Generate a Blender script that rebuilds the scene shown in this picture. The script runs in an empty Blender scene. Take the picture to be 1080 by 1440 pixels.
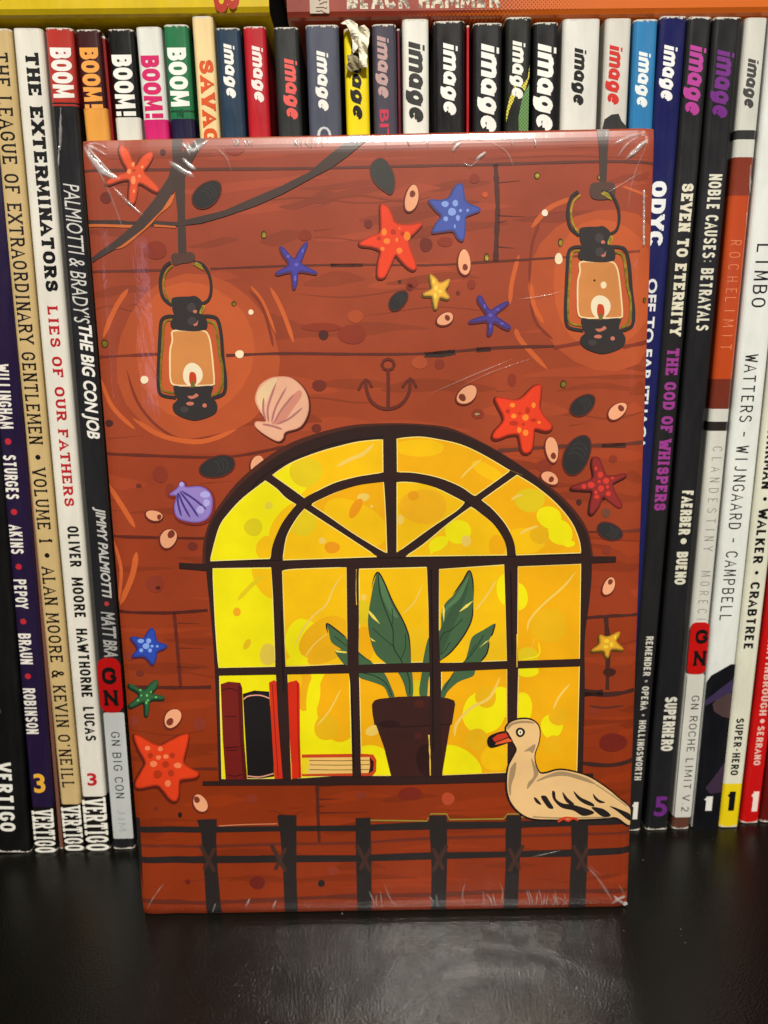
import bpy, bmesh, math, random
from mathutils import Vector, Matrix
from mathutils.geometry import tessellate_polygon
S = bpy.context.scene
COL = S.collection
random.seed(7)

# ------------------------------------------------------------------ camera
FPX = 1080.0
CP = Vector((-0.0023009, -0.23917789, 0.17163059))
YAW, PITCH, ROLL = -0.02387874, -0.21869699, -0.02078236
_f = Vector((-math.sin(YAW)*math.cos(PITCH), math.cos(YAW)*math.cos(PITCH), math.sin(PITCH)))
_r = Vector((math.cos(YAW), math.sin(YAW), 0)); _u = _r.cross(_f)
CR = _r*math.cos(ROLL) + _u*math.sin(ROLL)
CU = -_r*math.sin(ROLL) + _u*math.cos(ROLL)
CF = _f
cam_d = bpy.data.cameras.new("camera"); cam = bpy.data.objects.new("camera", cam_d); COL.objects.link(cam)
cam.matrix_world = Matrix(((CR.x, CU.x, -CF.x, CP.x), (CR.y, CU.y, -CF.y, CP.y), (CR.z, CU.z, -CF.z, CP.z), (0, 0, 0, 1)))
cam_d.sensor_fit = 'VERTICAL'; cam_d.sensor_height = 36.0; cam_d.lens = FPX/1440*36
cam_d.clip_start = 0.01; cam_d.clip_end = 20
cam_d.dof.use_dof = True; cam_d.dof.focus_distance = 0.212; cam_d.dof.aperture_fstop = 16
S.camera = cam
S.render.resolution_x, S.render.resolution_y = 768, 1024

def lin(c):
    return tuple((v/255/12.92 if v/255 <= .04045 else ((v/255+.055)/1.055)**2.4) for v in c)

def alb(c):
    """base colour of laminated card: what the print shows less the sheen that lies on it"""
    return tuple(max(.0028, v*1.0-.009) for v in lin(c))
# ------------------------------------------------------------------ light
S.view_settings.view_transform = 'Standard'; S.view_settings.look = 'None'
S.view_settings.exposure = -0.30; S.view_settings.gamma = 1
w = bpy.data.worlds.new("World"); S.world = w; w.use_nodes = True
w.node_tree.nodes['Background'].inputs[0].default_value = (1.0, .93, .82, 1)
w.node_tree.nodes['Background'].inputs[1].default_value = 0.06
def area(name, loc, target, sx, sy, power, color):
    l = bpy.data.lights.new(name, 'AREA'); l.shape = 'RECTANGLE'; l.size = sx; l.size_y = sy
    l.energy = power; l.color = color
    o = bpy.data.objects.new(name, l); COL.objects.link(o); o.location = loc
    o.rotation_euler = (Vector(target)-Vector(loc)).to_track_quat('-Z', 'Y').to_euler()
    return o
area("ceiling_lamp", (0.10, -1.55, 1.95), (0, 0, .12), .40, .20, 122, (1, .94, .84))
area("ceiling_lamp", (-1.9, -1.7, 1.9), (0, 0, .12), .30, 1.1, 6, (1, .93, .84))
area("ceiling_lamp", (1.9, -1.7, 1.9), (0, 0, .12), .30, 1.1, 6, (1, .93, .84))

area("side_window", (-.67, -1.40, .36), (0, 0, .16), .055, .34, .12, (.72, .62, 1))  # small unseen lilac lamps, added for the cool sheen bands on the film
area("side_window", (.70, -1.36, .34), (0, 0, .16), .045, .26, .09, (.72, .62, 1))

# ------------------------------------------------------------------ pixel -> place
def ray(px, py):
    return (CF + CR*((px-540)/FPX) + CU*((720-py)/FPX))
def hit(px, py, p0, n):
    d = ray(px, py); t = (p0-CP).dot(n)/d.dot(n); return CP + d*t
def proj(P):
    v = P-CP; z = v.dot(CF); return (540+FPX*v.dot(CR)/z, 720-FPX*v.dot(CU)/z)

# ------------------------------------------------------------------ materials
MATS = {}
def N(nt, t, **kw):
    n = nt.nodes.new(t)
    for k, v in kw.items(): setattr(n, k, v)
    return n
def base_mat(name, color, rough=.45, spec=.5, metallic=0):
    m = bpy.data.materials.new(name); m.use_nodes = True
    b = m.node_tree.nodes['Principled BSDF']
    b.inputs['Base Color'].default_value = (*color, 1); b.inputs['Roughness'].default_value = rough
    b.inputs['Specular IOR Level'].default_value = spec; b.inputs['Metallic'].default_value = metallic
    return m, m.node_tree, b
def noise(nt, scale, detail=3, rough=.5, coord='Object', stretch=None, dist=0):
    tc = N(nt, 'ShaderNodeTexCoord'); n = N(nt, 'ShaderNodeTexNoise')
    n.inputs['Scale'].default_value = scale; n.inputs['Detail'].default_value = detail
    n.inputs['Roughness'].default_value = rough; n.inputs['Distortion'].default_value = dist
    if stretch:
        mp = N(nt, 'ShaderNodeMapping'); mp.inputs['Scale'].default_value = stretch
        nt.links.new(tc.outputs[coord], mp.inputs[0]); nt.links.new(mp.outputs[0], n.inputs[0])
    else: nt.links.new(tc.outputs[coord], n.inputs[0])
    return n
def ramp(nt, src, p0, p1, c0=(0, 0, 0, 1), c1=(1, 1, 1, 1)):
    r = N(nt, 'ShaderNodeValToRGB'); r.color_ramp.elements[0].position = p0; r.color_ramp.elements[1].position = p1
    r.color_ramp.elements[0].color = c0; r.color_ramp.elements[1].color = c1
    nt.links.new(src, r.inputs[0]); return r
def mixcol(nt, fac, a, b):
    m = N(nt, 'ShaderNodeMix', data_type='RGBA')
    for s, v in ((0, fac), (6, a), (7, b)):
        if isinstance(v, (tuple, float, int)): m.inputs[s].default_value = v
        else: nt.links.new(v, m.inputs[s])
    return m.outputs[2]

def film_group():
    """tight shrink film: slow waviness plus finer tension ripples; gives the coat normal"""
    g = bpy.data.node_groups.get('film_ripples')
    if g: return g
    g = bpy.data.node_groups.new('film_ripples', 'ShaderNodeTree')
    g.interface.new_socket('Normal', in_out='OUTPUT', socket_type='NodeSocketVector')
    out = N(g, 'NodeGroupOutput')
    a = noise(g, 22, 2, .5, dist=.6); b = noise(g, 130, 3, .55, stretch=(1, 1, .35), dist=1.2)
    c = noise(g, 900, 2, .5)
    m1 = N(g, 'ShaderNodeMath', operation='MULTIPLY_ADD'); m1.inputs[1].default_value = .16
    g.links.new(b.outputs[0], m1.inputs[0]); g.links.new(a.outputs[0], m1.inputs[2])
    m2 = N(g, 'ShaderNodeMath', operation='MULTIPLY_ADD'); m2.inputs[1].default_value = .008
    g.links.new(c.outputs[0], m2.inputs[0]); g.links.new(m1.outputs[0], m2.inputs[2])
    bp = N(g, 'ShaderNodeBump'); bp.inputs['Strength'].default_value = 1; bp.inputs['Distance'].default_value = .00085
    g.links.new(m2.outputs[0], bp.inputs['Height']); g.links.new(bp.outputs[0], out.inputs[0])
    return g

def print_mat(c):
    """ink on the film-wrapped cover"""
    key = ('print', c)
    if key in MATS: return MATS[key]
    m, nt, b = base_mat('cover_ink', lin(c), .36, .5)
    n = noise(nt, 38, 4, .6); r = ramp(nt, n.outputs[0], .3, .75)
    cc = lin(c); d = tuple(v*.80 for v in cc)
    o = mixcol(nt, r.outputs[0], (*d, 1), (*[min(1, v*1.06) for v in cc], 1)); nt.links.new(o, b.inputs['Base Color'])
    b.inputs['Coat Weight'].default_value = 1; b.inputs['Coat Roughness'].default_value = .10; b.inputs['Coat IOR'].default_value = 1.75
    g = N(nt, 'ShaderNodeGroup'); g.node_tree = film_group(); nt.links.new(g.outputs[0], b.inputs['Coat Normal'])
    MATS[key] = m; return m
def gold_mat():
    if 'gold' in MATS: return MATS['gold']
    m, nt, b = base_mat('gold_foil', lin((196, 172, 70)), .34, .5, .85)
    b.inputs['Coat Weight'].default_value = .5; b.inputs['Coat Roughness'].default_value = .05
    g = noise(nt, 260, 2, .5); bp = N(nt, 'ShaderNodeBump'); bp.inputs['Strength'].default_value = .4; bp.inputs['Distance'].default_value = .0008
    nt.links.new(g.outputs[0], bp.inputs['Height']); nt.links.new(bp.outputs[0], b.inputs['Normal']); nt.links.new(bp.outputs[0], b.inputs['Coat Normal'])
    MATS['gold'] = m; return m
def film_mat(opac=.3):
    key = ('film', opac)
    if key in MATS: return MATS[key]
    m = bpy.data.materials.new('clear_film'); m.use_nodes = True; nt = m.node_tree; nt.nodes.clear()
    out = N(nt, 'ShaderNodeOutputMaterial'); mx = N(nt, 'ShaderNodeMixShader'); tr = N(nt, 'ShaderNodeBsdfTransparent')
    pr = N(nt, 'ShaderNodeBsdfPrincipled'); pr.inputs['Base Color'].default_value = (.62, .60, .59, 1)  # pale body colour stands in for light caught along the folds
    pr.inputs['Roughness'].default_value = .22; pr.inputs['Specular IOR Level'].default_value = 1; pr.inputs['Coat Weight'].default_value = 1; pr.inputs['Coat Roughness'].default_value = .08
    n = noise(nt, 380, 2, .5); bp = N(nt, 'ShaderNodeBump'); bp.inputs['Strength'].default_value = .8; bp.inputs['Distance'].default_value = .0003
    nt.links.new(n.outputs[0], bp.inputs['Height']); nt.links.new(bp.outputs[0], pr.inputs['Normal']); nt.links.new(bp.outputs[0], pr.inputs['Coat Normal'])
    at = N(nt, 'ShaderNodeAttribute'); at.attribute_name = 'thickness'
    n2 = noise(nt, 420, 2, .6); r2 = ramp(nt, n2.outputs[0], .35, .65, (opac*.45,)*3+(1,), (opac,)*3+(1,))
    mu = N(nt, 'ShaderNodeMath', operation='MULTIPLY'); nt.links.new(at.outputs['Fac'], mu.inputs[0]); nt.links.new(r2.outputs[0], mu.inputs[1])
    nt.links.new(mu.outputs[0], mx.inputs[0])
    nt.links.new(tr.outputs[0], mx.inputs[1]); nt.links.new(pr.outputs[0], mx.inputs[2]); nt.links.new(mx.outputs[0], out.inputs[0])
    MATS[key] = m; return m
def spine_mat(c, rough=.38, coat=.25, wear=True, kind='spine_card'):
    """laminated card cover; scuffed pale at the head and foot of the spine"""
    key = (kind, c, rough, coat, wear)
    if key in MATS: return MATS[key]
    m, nt, b = base_mat(kind, alb(c), rough, .32)
    n = noise(nt, 55, 5, .65, stretch=(1.6, 1, .5)); r = ramp(nt, n.outputs[0], .3, .75); cc = alb(c)
    col = mixcol(nt, r.outputs[0], (*[v*.80 for v in cc], 1), (*[min(.95, v*1.08+.004) for v in cc], 1))
    # smudges and fine scratches in the gloss
    n2 = noise(nt, 160, 4, .7, stretch=(1, 1, .25)); rr = N(nt, 'ShaderNodeMapRange')
    rr.inputs[1].default_value = .3; rr.inputs[2].default_value = .7; rr.inputs[3].default_value = max(.05, rough-.12); rr.inputs[4].default_value = rough+.16
    nt.links.new(n2.outputs[0], rr.inputs[0]); nt.links.new(rr.outputs[0], b.inputs['Roughness'])
    if wear:
        tc = N(nt, 'ShaderNodeTexCoord'); sp = N(nt, 'ShaderNodeSeparateXYZ'); nt.links.new(tc.outputs['Generated'], sp.inputs[0])
        nz = noise(nt, 900, 4, .7)
        # distance from the middle of the book height, plus noise
        a = N(nt, 'ShaderNodeMath', operation='SUBTRACT'); a.inputs[1].default_value = .5; nt.links.new(sp.outputs[2], a.inputs[0])
        ab = N(nt, 'ShaderNodeMath', operation='ABSOLUTE'); nt.links.new(a.outputs[0], ab.inputs[0])
        ad = N(nt, 'ShaderNodeMath', operation='MULTIPLY_ADD'); ad.inputs[1].default_value = .012; nt.links.new(nz.outputs[0], ad.inputs[0]); nt.links.new(ab.outputs[0], ad.inputs[2])
        g = N(nt, 'ShaderNodeMath', operation='GREATER_THAN'); g.inputs[1].default_value = .5045; nt.links.new(ad.outputs[0], g.inputs[0])
        col = mixcol(nt, g.outputs[0], col, (.55, .52, .46, 1))
    nt.links.new(col, b.inputs['Base Color'])
    b.inputs['Coat Weight'].default_value = coat; b.inputs['Coat Roughness'].default_value = .12
    n3 = noise(nt, 30, 3, .6, stretch=(1, 1, .3)); bp = N(nt, 'ShaderNodeBump'); bp.inputs['Strength'].default_value = .6; bp.inputs['Distance'].default_value = .0008
    nt.links.new(n3.outputs[0], bp.inputs['Height']); nt.links.new(bp.outputs[0], b.inputs['Normal']); nt.links.new(bp.outputs[0], b.inputs['Coat Normal'])
    MATS[key] = m; return m
def ink(c, rough=.4): return spine_mat(c, rough, .2, False, 'lettering_ink')
def paper_mat():
    if 'paper' in MATS: return MATS['paper']
    m, nt, b = base_mat('paper', lin((214, 200, 172)), .8, .2)
    n = noise(nt, 60, 2, .5, stretch=(60, 1, .4)); r = ramp(nt, n.outputs[0], .35, .65, (*lin((150, 135, 110)), 1), (*lin((222, 210, 184)), 1))
    nt.links.new(r.outputs[0], b.inputs['Base Color']); MATS['paper'] = m; return m

# ------------------------------------------------------------------ object helpers
def mesh_obj(name, verts, faces, mats, parent=None, midx=None, label=None, smooth=False):
    me = bpy.data.meshes.new(name); me.from_pydata([tuple(v) for v in verts], [], faces)
    for m in (mats if isinstance(mats, list) else [mats]): me.materials.append(m)
    if midx: me.polygons.foreach_set('material_index', midx)
    if smooth: me.polygons.foreach_set('use_smooth', [True]*len(me.polygons))
    me.update()
    o = bpy.data.objects.new(name, me); COL.objects.link(o)
    if parent: o.parent = parent
    if label: o['label'] = label
    return o
def empty(name, loc, rot, label, cat, group=None):
    o = bpy.data.objects.new(name, None); COL.objects.link(o); o.location = loc; o.rotation_euler = rot
    o.empty_display_size = .01
    o['label'] = label; o['category'] = cat
    if group: o['group'] = group
    return o
def box_geo(x0, x1, y0, y1, z0, z1):
    v = [(x0, y0, z0), (x1, y0, z0), (x1, y1, z0), (x0, y1, z0), (x0, y0, z1), (x1, y0, z1), (x1, y1, z1), (x0, y1, z1)]
    return v, [(0, 3, 2, 1), (4, 5, 6, 7), (0, 1, 5, 4), (1, 2, 6, 5), (2, 3, 7, 6), (3, 0, 4, 7)]

# ------------------------------------------------------------------ setting: shelf
def shelf_material():
    m, nt, b = base_mat('black_brown_laminate', (.012, .010, .008), .3, .26)
    n = noise(nt, 14, 5, .6, stretch=(.35, 1, 1)); r = ramp(nt, n.outputs[0], .3, .8, (.0032, .0029, .0022, 1), (.0062, .0056, .0042, 1))
    ns = noise(nt, 420, 2, .5); rs = ramp(nt, ns.outputs[0], .735, .76); nb = noise(nt, 9, 2, .5); rb = ramp(nt, nb.outputs[0], .45, .6)
    mu = N(nt, 'ShaderNodeMath', operation='MULTIPLY'); nt.links.new(rs.outputs[0], mu.inputs[0]); nt.links.new(rb.outputs[0], mu.inputs[1])
    dust = mixcol(nt, mu.outputs[0], r.outputs[0], (.12, .11, .095, 1)); nt.links.new(dust, b.inputs['Base Color'])
    n2 = noise(nt, 18, 4, .6); mr = N(nt, 'ShaderNodeMapRange'); mr.inputs[1].default_value = .3; mr.inputs[2].default_value = .7
    mr.inputs[3].default_value = .17; mr.inputs[4].default_value = .24
    nt.links.new(n2.outputs[0], mr.inputs[0]); nt.links.new(mr.outputs[0], b.inputs['Roughness'])
    # orange-peel grain of the laminate and a few dents
    v = noise(nt, 1500, 2, .6); w_ = noise(nt, 240, 3, .6, stretch=(.5, 1, 1))
    ma = N(nt, 'ShaderNodeMath', operation='MULTIPLY_ADD'); ma.inputs[1].default_value = .2
    nt.links.new(w_.outputs[0], ma.inputs[0]); nt.links.new(v.outputs[0], ma.inputs[2])
    bp = N(nt, 'ShaderNodeBump'); bp.inputs['Strength'].default_value = 1; bp.inputs['Distance'].default_value = .0001
    nt.links.new(ma.outputs[0], bp.inputs['Height']); nt.links.new(bp.outputs[0], b.inputs['Normal'])
    return m
SHM = shelf_material()
v, f = box_geo(-.75, .75, -.17, .27, -.025, 0)
sh = mesh_obj('shelf_board', v, f, SHM); sh['kind'] = 'structure'
bv = sh.modifiers.new('bevel', 'BEVEL'); bv.width = .002; bv.segments = 3
v, f = box_geo(-.75, .75, .272, .285, -.025, .60)
sb = mesh_obj('shelf_back_panel', v, f, SHM); sb['kind'] = 'structure'
for nm, a, b_ in (('shelf_side_panel', -.775, -.752), ('shelf_side_panel', .752, .775)):
    v, f = box_geo(a, b_, -.17, .285, -.025, .60); o = mesh_obj(nm, v, f, SHM); o['kind'] = 'structure'
v, f = box_geo(-.75, .75, -.02, .27, .40, .425)
o = mesh_obj('upper_shelf_board', v, f, SHM); o['kind'] = 'structure'

# ------------------------------------------------------------------ lettering
def _arc(cx, cy, rx, ry, a0, a1, n=7):
    return [(cx+rx*math.cos(math.radians(a0+(a1-a0)*i/n)), cy+ry*math.sin(math.radians(a0+(a1-a0)*i/n))) for i in range(n+1)]
# strokes on a unit box, 0..1 wide, 0..1 high
G = {
 'A': [[(0, 0), (.5, 1), (1, 0)], [(.2, .33), (.8, .33)]],
 'B': [[(.12, 0), (.12, 1)], [(.12, 1), (.55, 1)]+_arc(.6, .76, .3, .24, 90, -90, 6)+[(.12, .52)], [(.12, .52), (.6, .52)]+_arc(.62, .26, .34, .26, 90, -90, 6)+[(.12, 0)]],
 'C': [_arc(.5, .66, .45, .34, 20, 180, 6)+_arc(.5, .34, .45, .34, 180, 340, 6)],
 'D': [[(.12, 0), (.12, 1)], [(.12, 1), (.45, 1)]+_arc(.5, .62, .45, .38, 80, 0, 4)+_arc(.5, .38, .45, .38, 0, -80, 4)+[(.45, 0), (.12, 0)]],
 'E': [[(.12, 0), (.12, 1)], [(.12, 1), (.92, 1)], [(.12, .52), (.72, .52)], [(.12, 0), (.95, 0)]],
 'F': [[(.12, 0), (.12, 1)], [(.12, 1), (.92, 1)], [(.12, .52), (.72, .52)]],
 'G': [_arc(.5, .66, .45, .34, 20, 180, 6)+_arc(.5, .34, .45, .34, 180, 360, 7)+[(.95, .45)], [(.95, .45), (.6, .45)]],
 'H': [[(.1, 0), (.1, 1)], [(.9, 0), (.9, 1)], [(.1, .5), (.9, .5)]],
 'I': [[(.5, 0), (.5, 1)]],
 'J': [[(.7, 1), (.7, .3)]+_arc(.4, .28, .3, .28, 0, -150, 6)],
 'K': [[(.12, 0), (.12, 1)], [(.9, 1), (.15, .42)], [(.38, .6), (.95, 0)]],
 'L': [[(.12, 1), (.12, 0)], [(.12, 0), (.92, 0)]],
 'M': [[(.05, 0), (.1, 1)], [(.1, 1), (.5, .15), (.9, 1)], [(.9, 1), (.95, 0)]],
 'N': [[(.1, 0), (.1, 1)], [(.1, 1), (.9, 0)], [(.9, 0), (.9, 1)]],
 'O': [_arc(.5, .64, .44, .36, 0, 180, 8)+_arc(.5, .36, .44, .36, 180, 360, 8)+[(.94, .64)]],
 'P': [[(.12, 0), (.12, 1)], [(.12, 1), (.55, 1)]+_arc(.6, .74, .34, .26, 90, -90, 6)+[(.12, .48)]],
 'R': [[(.12, 0), (.12, 1)], [(.12, 1), (.55, 1)]+_arc(.6, .75, .33, .25, 90, -90, 6)+[(.12, .5)], [(.5, .5), (.95, 0)]],
 'S': [_arc(.5, .75, .4, .25, 20, 200, 7)+_arc(.5, .26, .42, .26, 40, -160, 8)],
 'T': [[(.5, 0), (.5, 1)], [(.02, 1), (.98, 1)]],
 'U': [[(.1, 1), (.1, .32)]+_arc(.5, .32, .4, .32, 180, 360, 8)+[(.9, .32), (.9, 1)]],
 'V': [[(0, 1), (.5, 0)], [(.5, 0), (1, 1)]],
 'W': [[(0, 1), (.25, 0)], [(.25, 0), (.5, .85)], [(.5, .85), (.75, 0)], [(.75, 0), (1, 1)]],
 'X': [[(0, 0), (1, 1)], [(0, 1), (1, 0)]],
 'Y': [[(0, 1), (.5, .48)], [(1, 1), (.5, .48)], [(.5, .48), (.5, 0)]],
 '1': [[(.2, .78), (.55, 1)], [(.55, 1), (.55, 0)], [(.2, 0), (.9, 0)]],
 'j': [[(.5, 0), (.5, .70)], [(.5, .86), (.5, 1.02)]],
 'm': [[(.06, 0), (.06, .72)], [(.06, .56), (.16, .68), (.32, .72), (.46, .66), (.5, .52), (.5, .3), (.5, 0)], [(.5, .56), (.6, .68), (.76, .72), (.9, .66), (.94, .52), (.94, .3), (.94, 0)]],
 'a': [_arc(.44, .36, .36, .37, 0, 360, 12), [(.84, 0), (.84, .74)]],
 'g': [_arc(.44, .36, .36, .37, 0, 360, 12), [(.84, .74), (.84, 0), (.80, -.14), (.62, -.24), (.36, -.25), (.06, -.22)]],
 'e': [[(.12, .40), (.86, .40)], _arc(.48, .36, .38, .38, 5, 320, 12)],
 'Ñ': [[(.1, 0), (.1, .84)], [(.1, .84), (.9, 0)], [(.9, 0), (.9, .84)], [(.2, 1.0), (.38, 1.1), (.62, 1.0), (.8, 1.1)]],
 'i': [[(.1, .78), (.58, 1)], [(.58, 1), (.58, 0)]],
 '2': [_arc(.48, .74, .4, .26, 160, -30, 6)+[(.1, 0)], [(.1, 0), (.92, 0)]],
 '&': [[(.95, 0), (.25, .75)]+_arc(.45, .82, .2, .18, 180, 0, 5)+[(.6, .72), (.15, .4)]+_arc(.42, .25, .35, .25, 160, 340, 6)+[(.95, .45)]],
 "'": [[(.5, 1), (.5, .75)]], '-': [[(.15, .5), (.85, .5)]], '.': [_arc(.5, .06, .06, .06, 0, 360, 6)],
 ':': [_arc(.5, .15, .07, .06, 0, 360, 6), _arc(.5, .7, .07, .06, 0, 360, 6)],
 '!': [[(.5, 1), (.5, .32)], [(.5, .16), (.5, 0)]],
 '*': [_arc(.5, .5, .13, .13, 0, 360, 10)],
}
NARROW = {'I': .45, "'": .35, '.': .3, ':': .4, '*': .8, '1': .7, 'i': .5, 'j': .3, 'm': 1.45, '!': .5, 'M': 1.3, 'W': 1.4, '-': .7, 'E': .9, 'F': .9, 'L': .85}
def ribbon(pts, wd, closed=False):
    """quad strip along pts, half width wd"""
    V, F = [], []; n = len(pts)
    for i, p in enumerate(pts):
        a = pts[i-1] if (i > 0 or closed) else pts[i]; b = pts[(i+1) % n] if (i < n-1 or closed) else pts[i]
        if closed and i == 0: a = pts[n-1]
        dx, dy = b[0]-a[0], b[1]-a[1]; L = math.hypot(dx, dy) or 1
        ww = wd[i] if isinstance(wd, (list, tuple)) else wd
        V += [(p[0]-dy/L*ww, p[1]+dx/L*ww), (p[0]+dy/L*ww, p[1]-dx/L*ww)]
    for i in range(n if closed else n-1):
        j = (i+1) % n; F.append((2*i, 2*i+1, 2*j+1, 2*j))
    return V, F
def stroke_text(s, wt=.11, serif=0, aspect=.62, gap=.18, slant=0, mono=False, jit=0):
    """own stroke alphabet -> (verts2d, faces, layer per vert). Cap height 1."""
    V, F, Lr = [], [], []; x = 0; rnd = random.Random(hash(s) % 977 if False else len(s))
    def add(v, f, l):
        o = len(V); V.extend(v); Lr.extend([l]*len(v)); F.extend([tuple(i+o for i in q) for q in f])
    for ch in s:
        if ch == ' ': x += aspect*.62+gap*.5; continue
        gl = G[ch]; wch = aspect*(1 if mono else NARROW.get(ch, 1)); l = 0
        jy = rnd.uniform(-jit, jit)
        T = lambda p: (x+p[0]*wch, wt+(p[1]*(1-2*wt))+jy)
        for st in gl:
            pts = [T(p) for p in st]
            closed = math.dist(pts[0], pts[-1]) < 1e-4
            if closed: pts = pts[:-1]
            v, f = ribbon(pts, wt*(.92 if len(pts) == 2 and abs(pts[0][1]-pts[1][1]) < .01 and serif else 1)*(.62 if ch in '.:' else 1), closed)
            add(v, f, l); l += 1
            if not closed and ch not in "'-.:*":
                for k, (e, q) in enumerate(((0, 1), (-1, -2))):
                    p, q_ = pts[e], pts[q]; dx, dy = p[0]-q_[0], p[1]-q_[1]; hor = abs(dx) > abs(dy)*1.2
                    near = st[e][1] in (0, 1)
                    if not hor and near:
                        top = st[e][1] == 1; sw = serif if serif else 0
                        if serif:
                            y0 = p[1]+(wt if top else -wt); y1 = y0-(wt*1.25 if top else -wt*1.25)
                            add([(p[0]-wt-sw, y0), (p[0]+wt+sw, y0), (p[0]+wt+sw, y1), (p[0]-wt-sw, y1)], [(0, 1, 2, 3)], l); l += 1
                        else:
                            y0 = p[1]; y1 = p[1]+(wt if top else -wt)
                            add([(p[0]-wt, y0), (p[0]+wt, y0), (p[0]+wt, y1), (p[0]-wt, y1)], [(0, 1, 2, 3)], l); l += 1
                    elif serif and (hor or ch in 'CGS') and ch in 'ELFTCGSZ' and abs(st[e][0]-.5) > .25 and not (st[e][0] == .12):
                        sg = -1 if p[1] > .5 else 1
                        if .4 < st[e][1] < .6: continue
                        x0, x1 = p[0]-wt*.6, p[0]+wt*.6; y0 = p[1]-sg*wt; y1 = p[1]+sg*(wt+serif*1.1)
                        add([(x0, y0), (x1, y0), (x1, y1), (x0, y1)], [(0, 1, 2, 3)], l); l += 1
        x += wch+gap+2*wt*.35
    if slant: V = [(a+b*slant, b) for a, b in V]
    return V, F, Lr
_tc = {}
def font_text(s, offset=0, shear=0, space=1):
    key = (s, offset, shear, space)
    if key in _tc: return _tc[key]
    cu = bpy.data.curves.new('t', 'FONT'); cu.body = s; cu.size = 1; cu.offset = offset; cu.shear = shear; cu.space_character = space
    cu.resolution_u = 3; cu.fill_mode = 'BOTH'
    o = bpy.data.objects.new('t', cu); COL.objects.link(o)
    dg = bpy.context.evaluated_depsgraph_get(); dg.update()
    me = bpy.data.meshes.new_from_object(o.evaluated_get(dg))
    V = [(v.co.x, v.co.y) for v in me.vertices]; F = [tuple(p.vertices) for p in me.polygons]
    bpy.data.objects.remove(o); bpy.data.curves.remove(cu); bpy.data.meshes.remove(me)
    _tc[key] = (V, F, [0]*len(V)); return _tc[key]
STY = {
 'logo': lambda s: stroke_text(s.replace('i', 'j'), .125, 0, .60, .10, slant=.22),
 'bold': lambda s: font_text(s, .028, 0, 1.03),
 'reg': lambda s: font_text(s, .004, 0, 1.05),
 'boldit': lambda s: font_text(s, .03, .25, 1.0),
 'thinit': lambda s: font_text(s, .0, .25, 1.0),
 'heavy': lambda s: stroke_text(s, .13, 0, .50, .17),
 'slab': lambda s: stroke_text(s, .10, .07, .62, .26, jit=.01),
 'slabfat': lambda s: stroke_text(s, .125, .05, .56, .22, jit=.012),
 'quirk': lambda s: stroke_text(s, .075, .06, .62, .26, jit=.015),
 'spike': lambda s: stroke_text(s, .085, .10, .40, .17),
 'cond': lambda s: stroke_text(s, .10, 0, .46, .20),
 'gn': lambda s: stroke_text(s, .13, .05, 1.0, .2),
 'sans': lambda s: stroke_text(s, .055, 0, .62, .24),
 'num': lambda s: stroke_text(s, .15, 0, .62, .2),
 'thin': lambda s: stroke_text(s, .03, 0, .5, .62),
 'mono': lambda s: stroke_text(s, .055, 0, .55, .26, mono=True),
}

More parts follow.
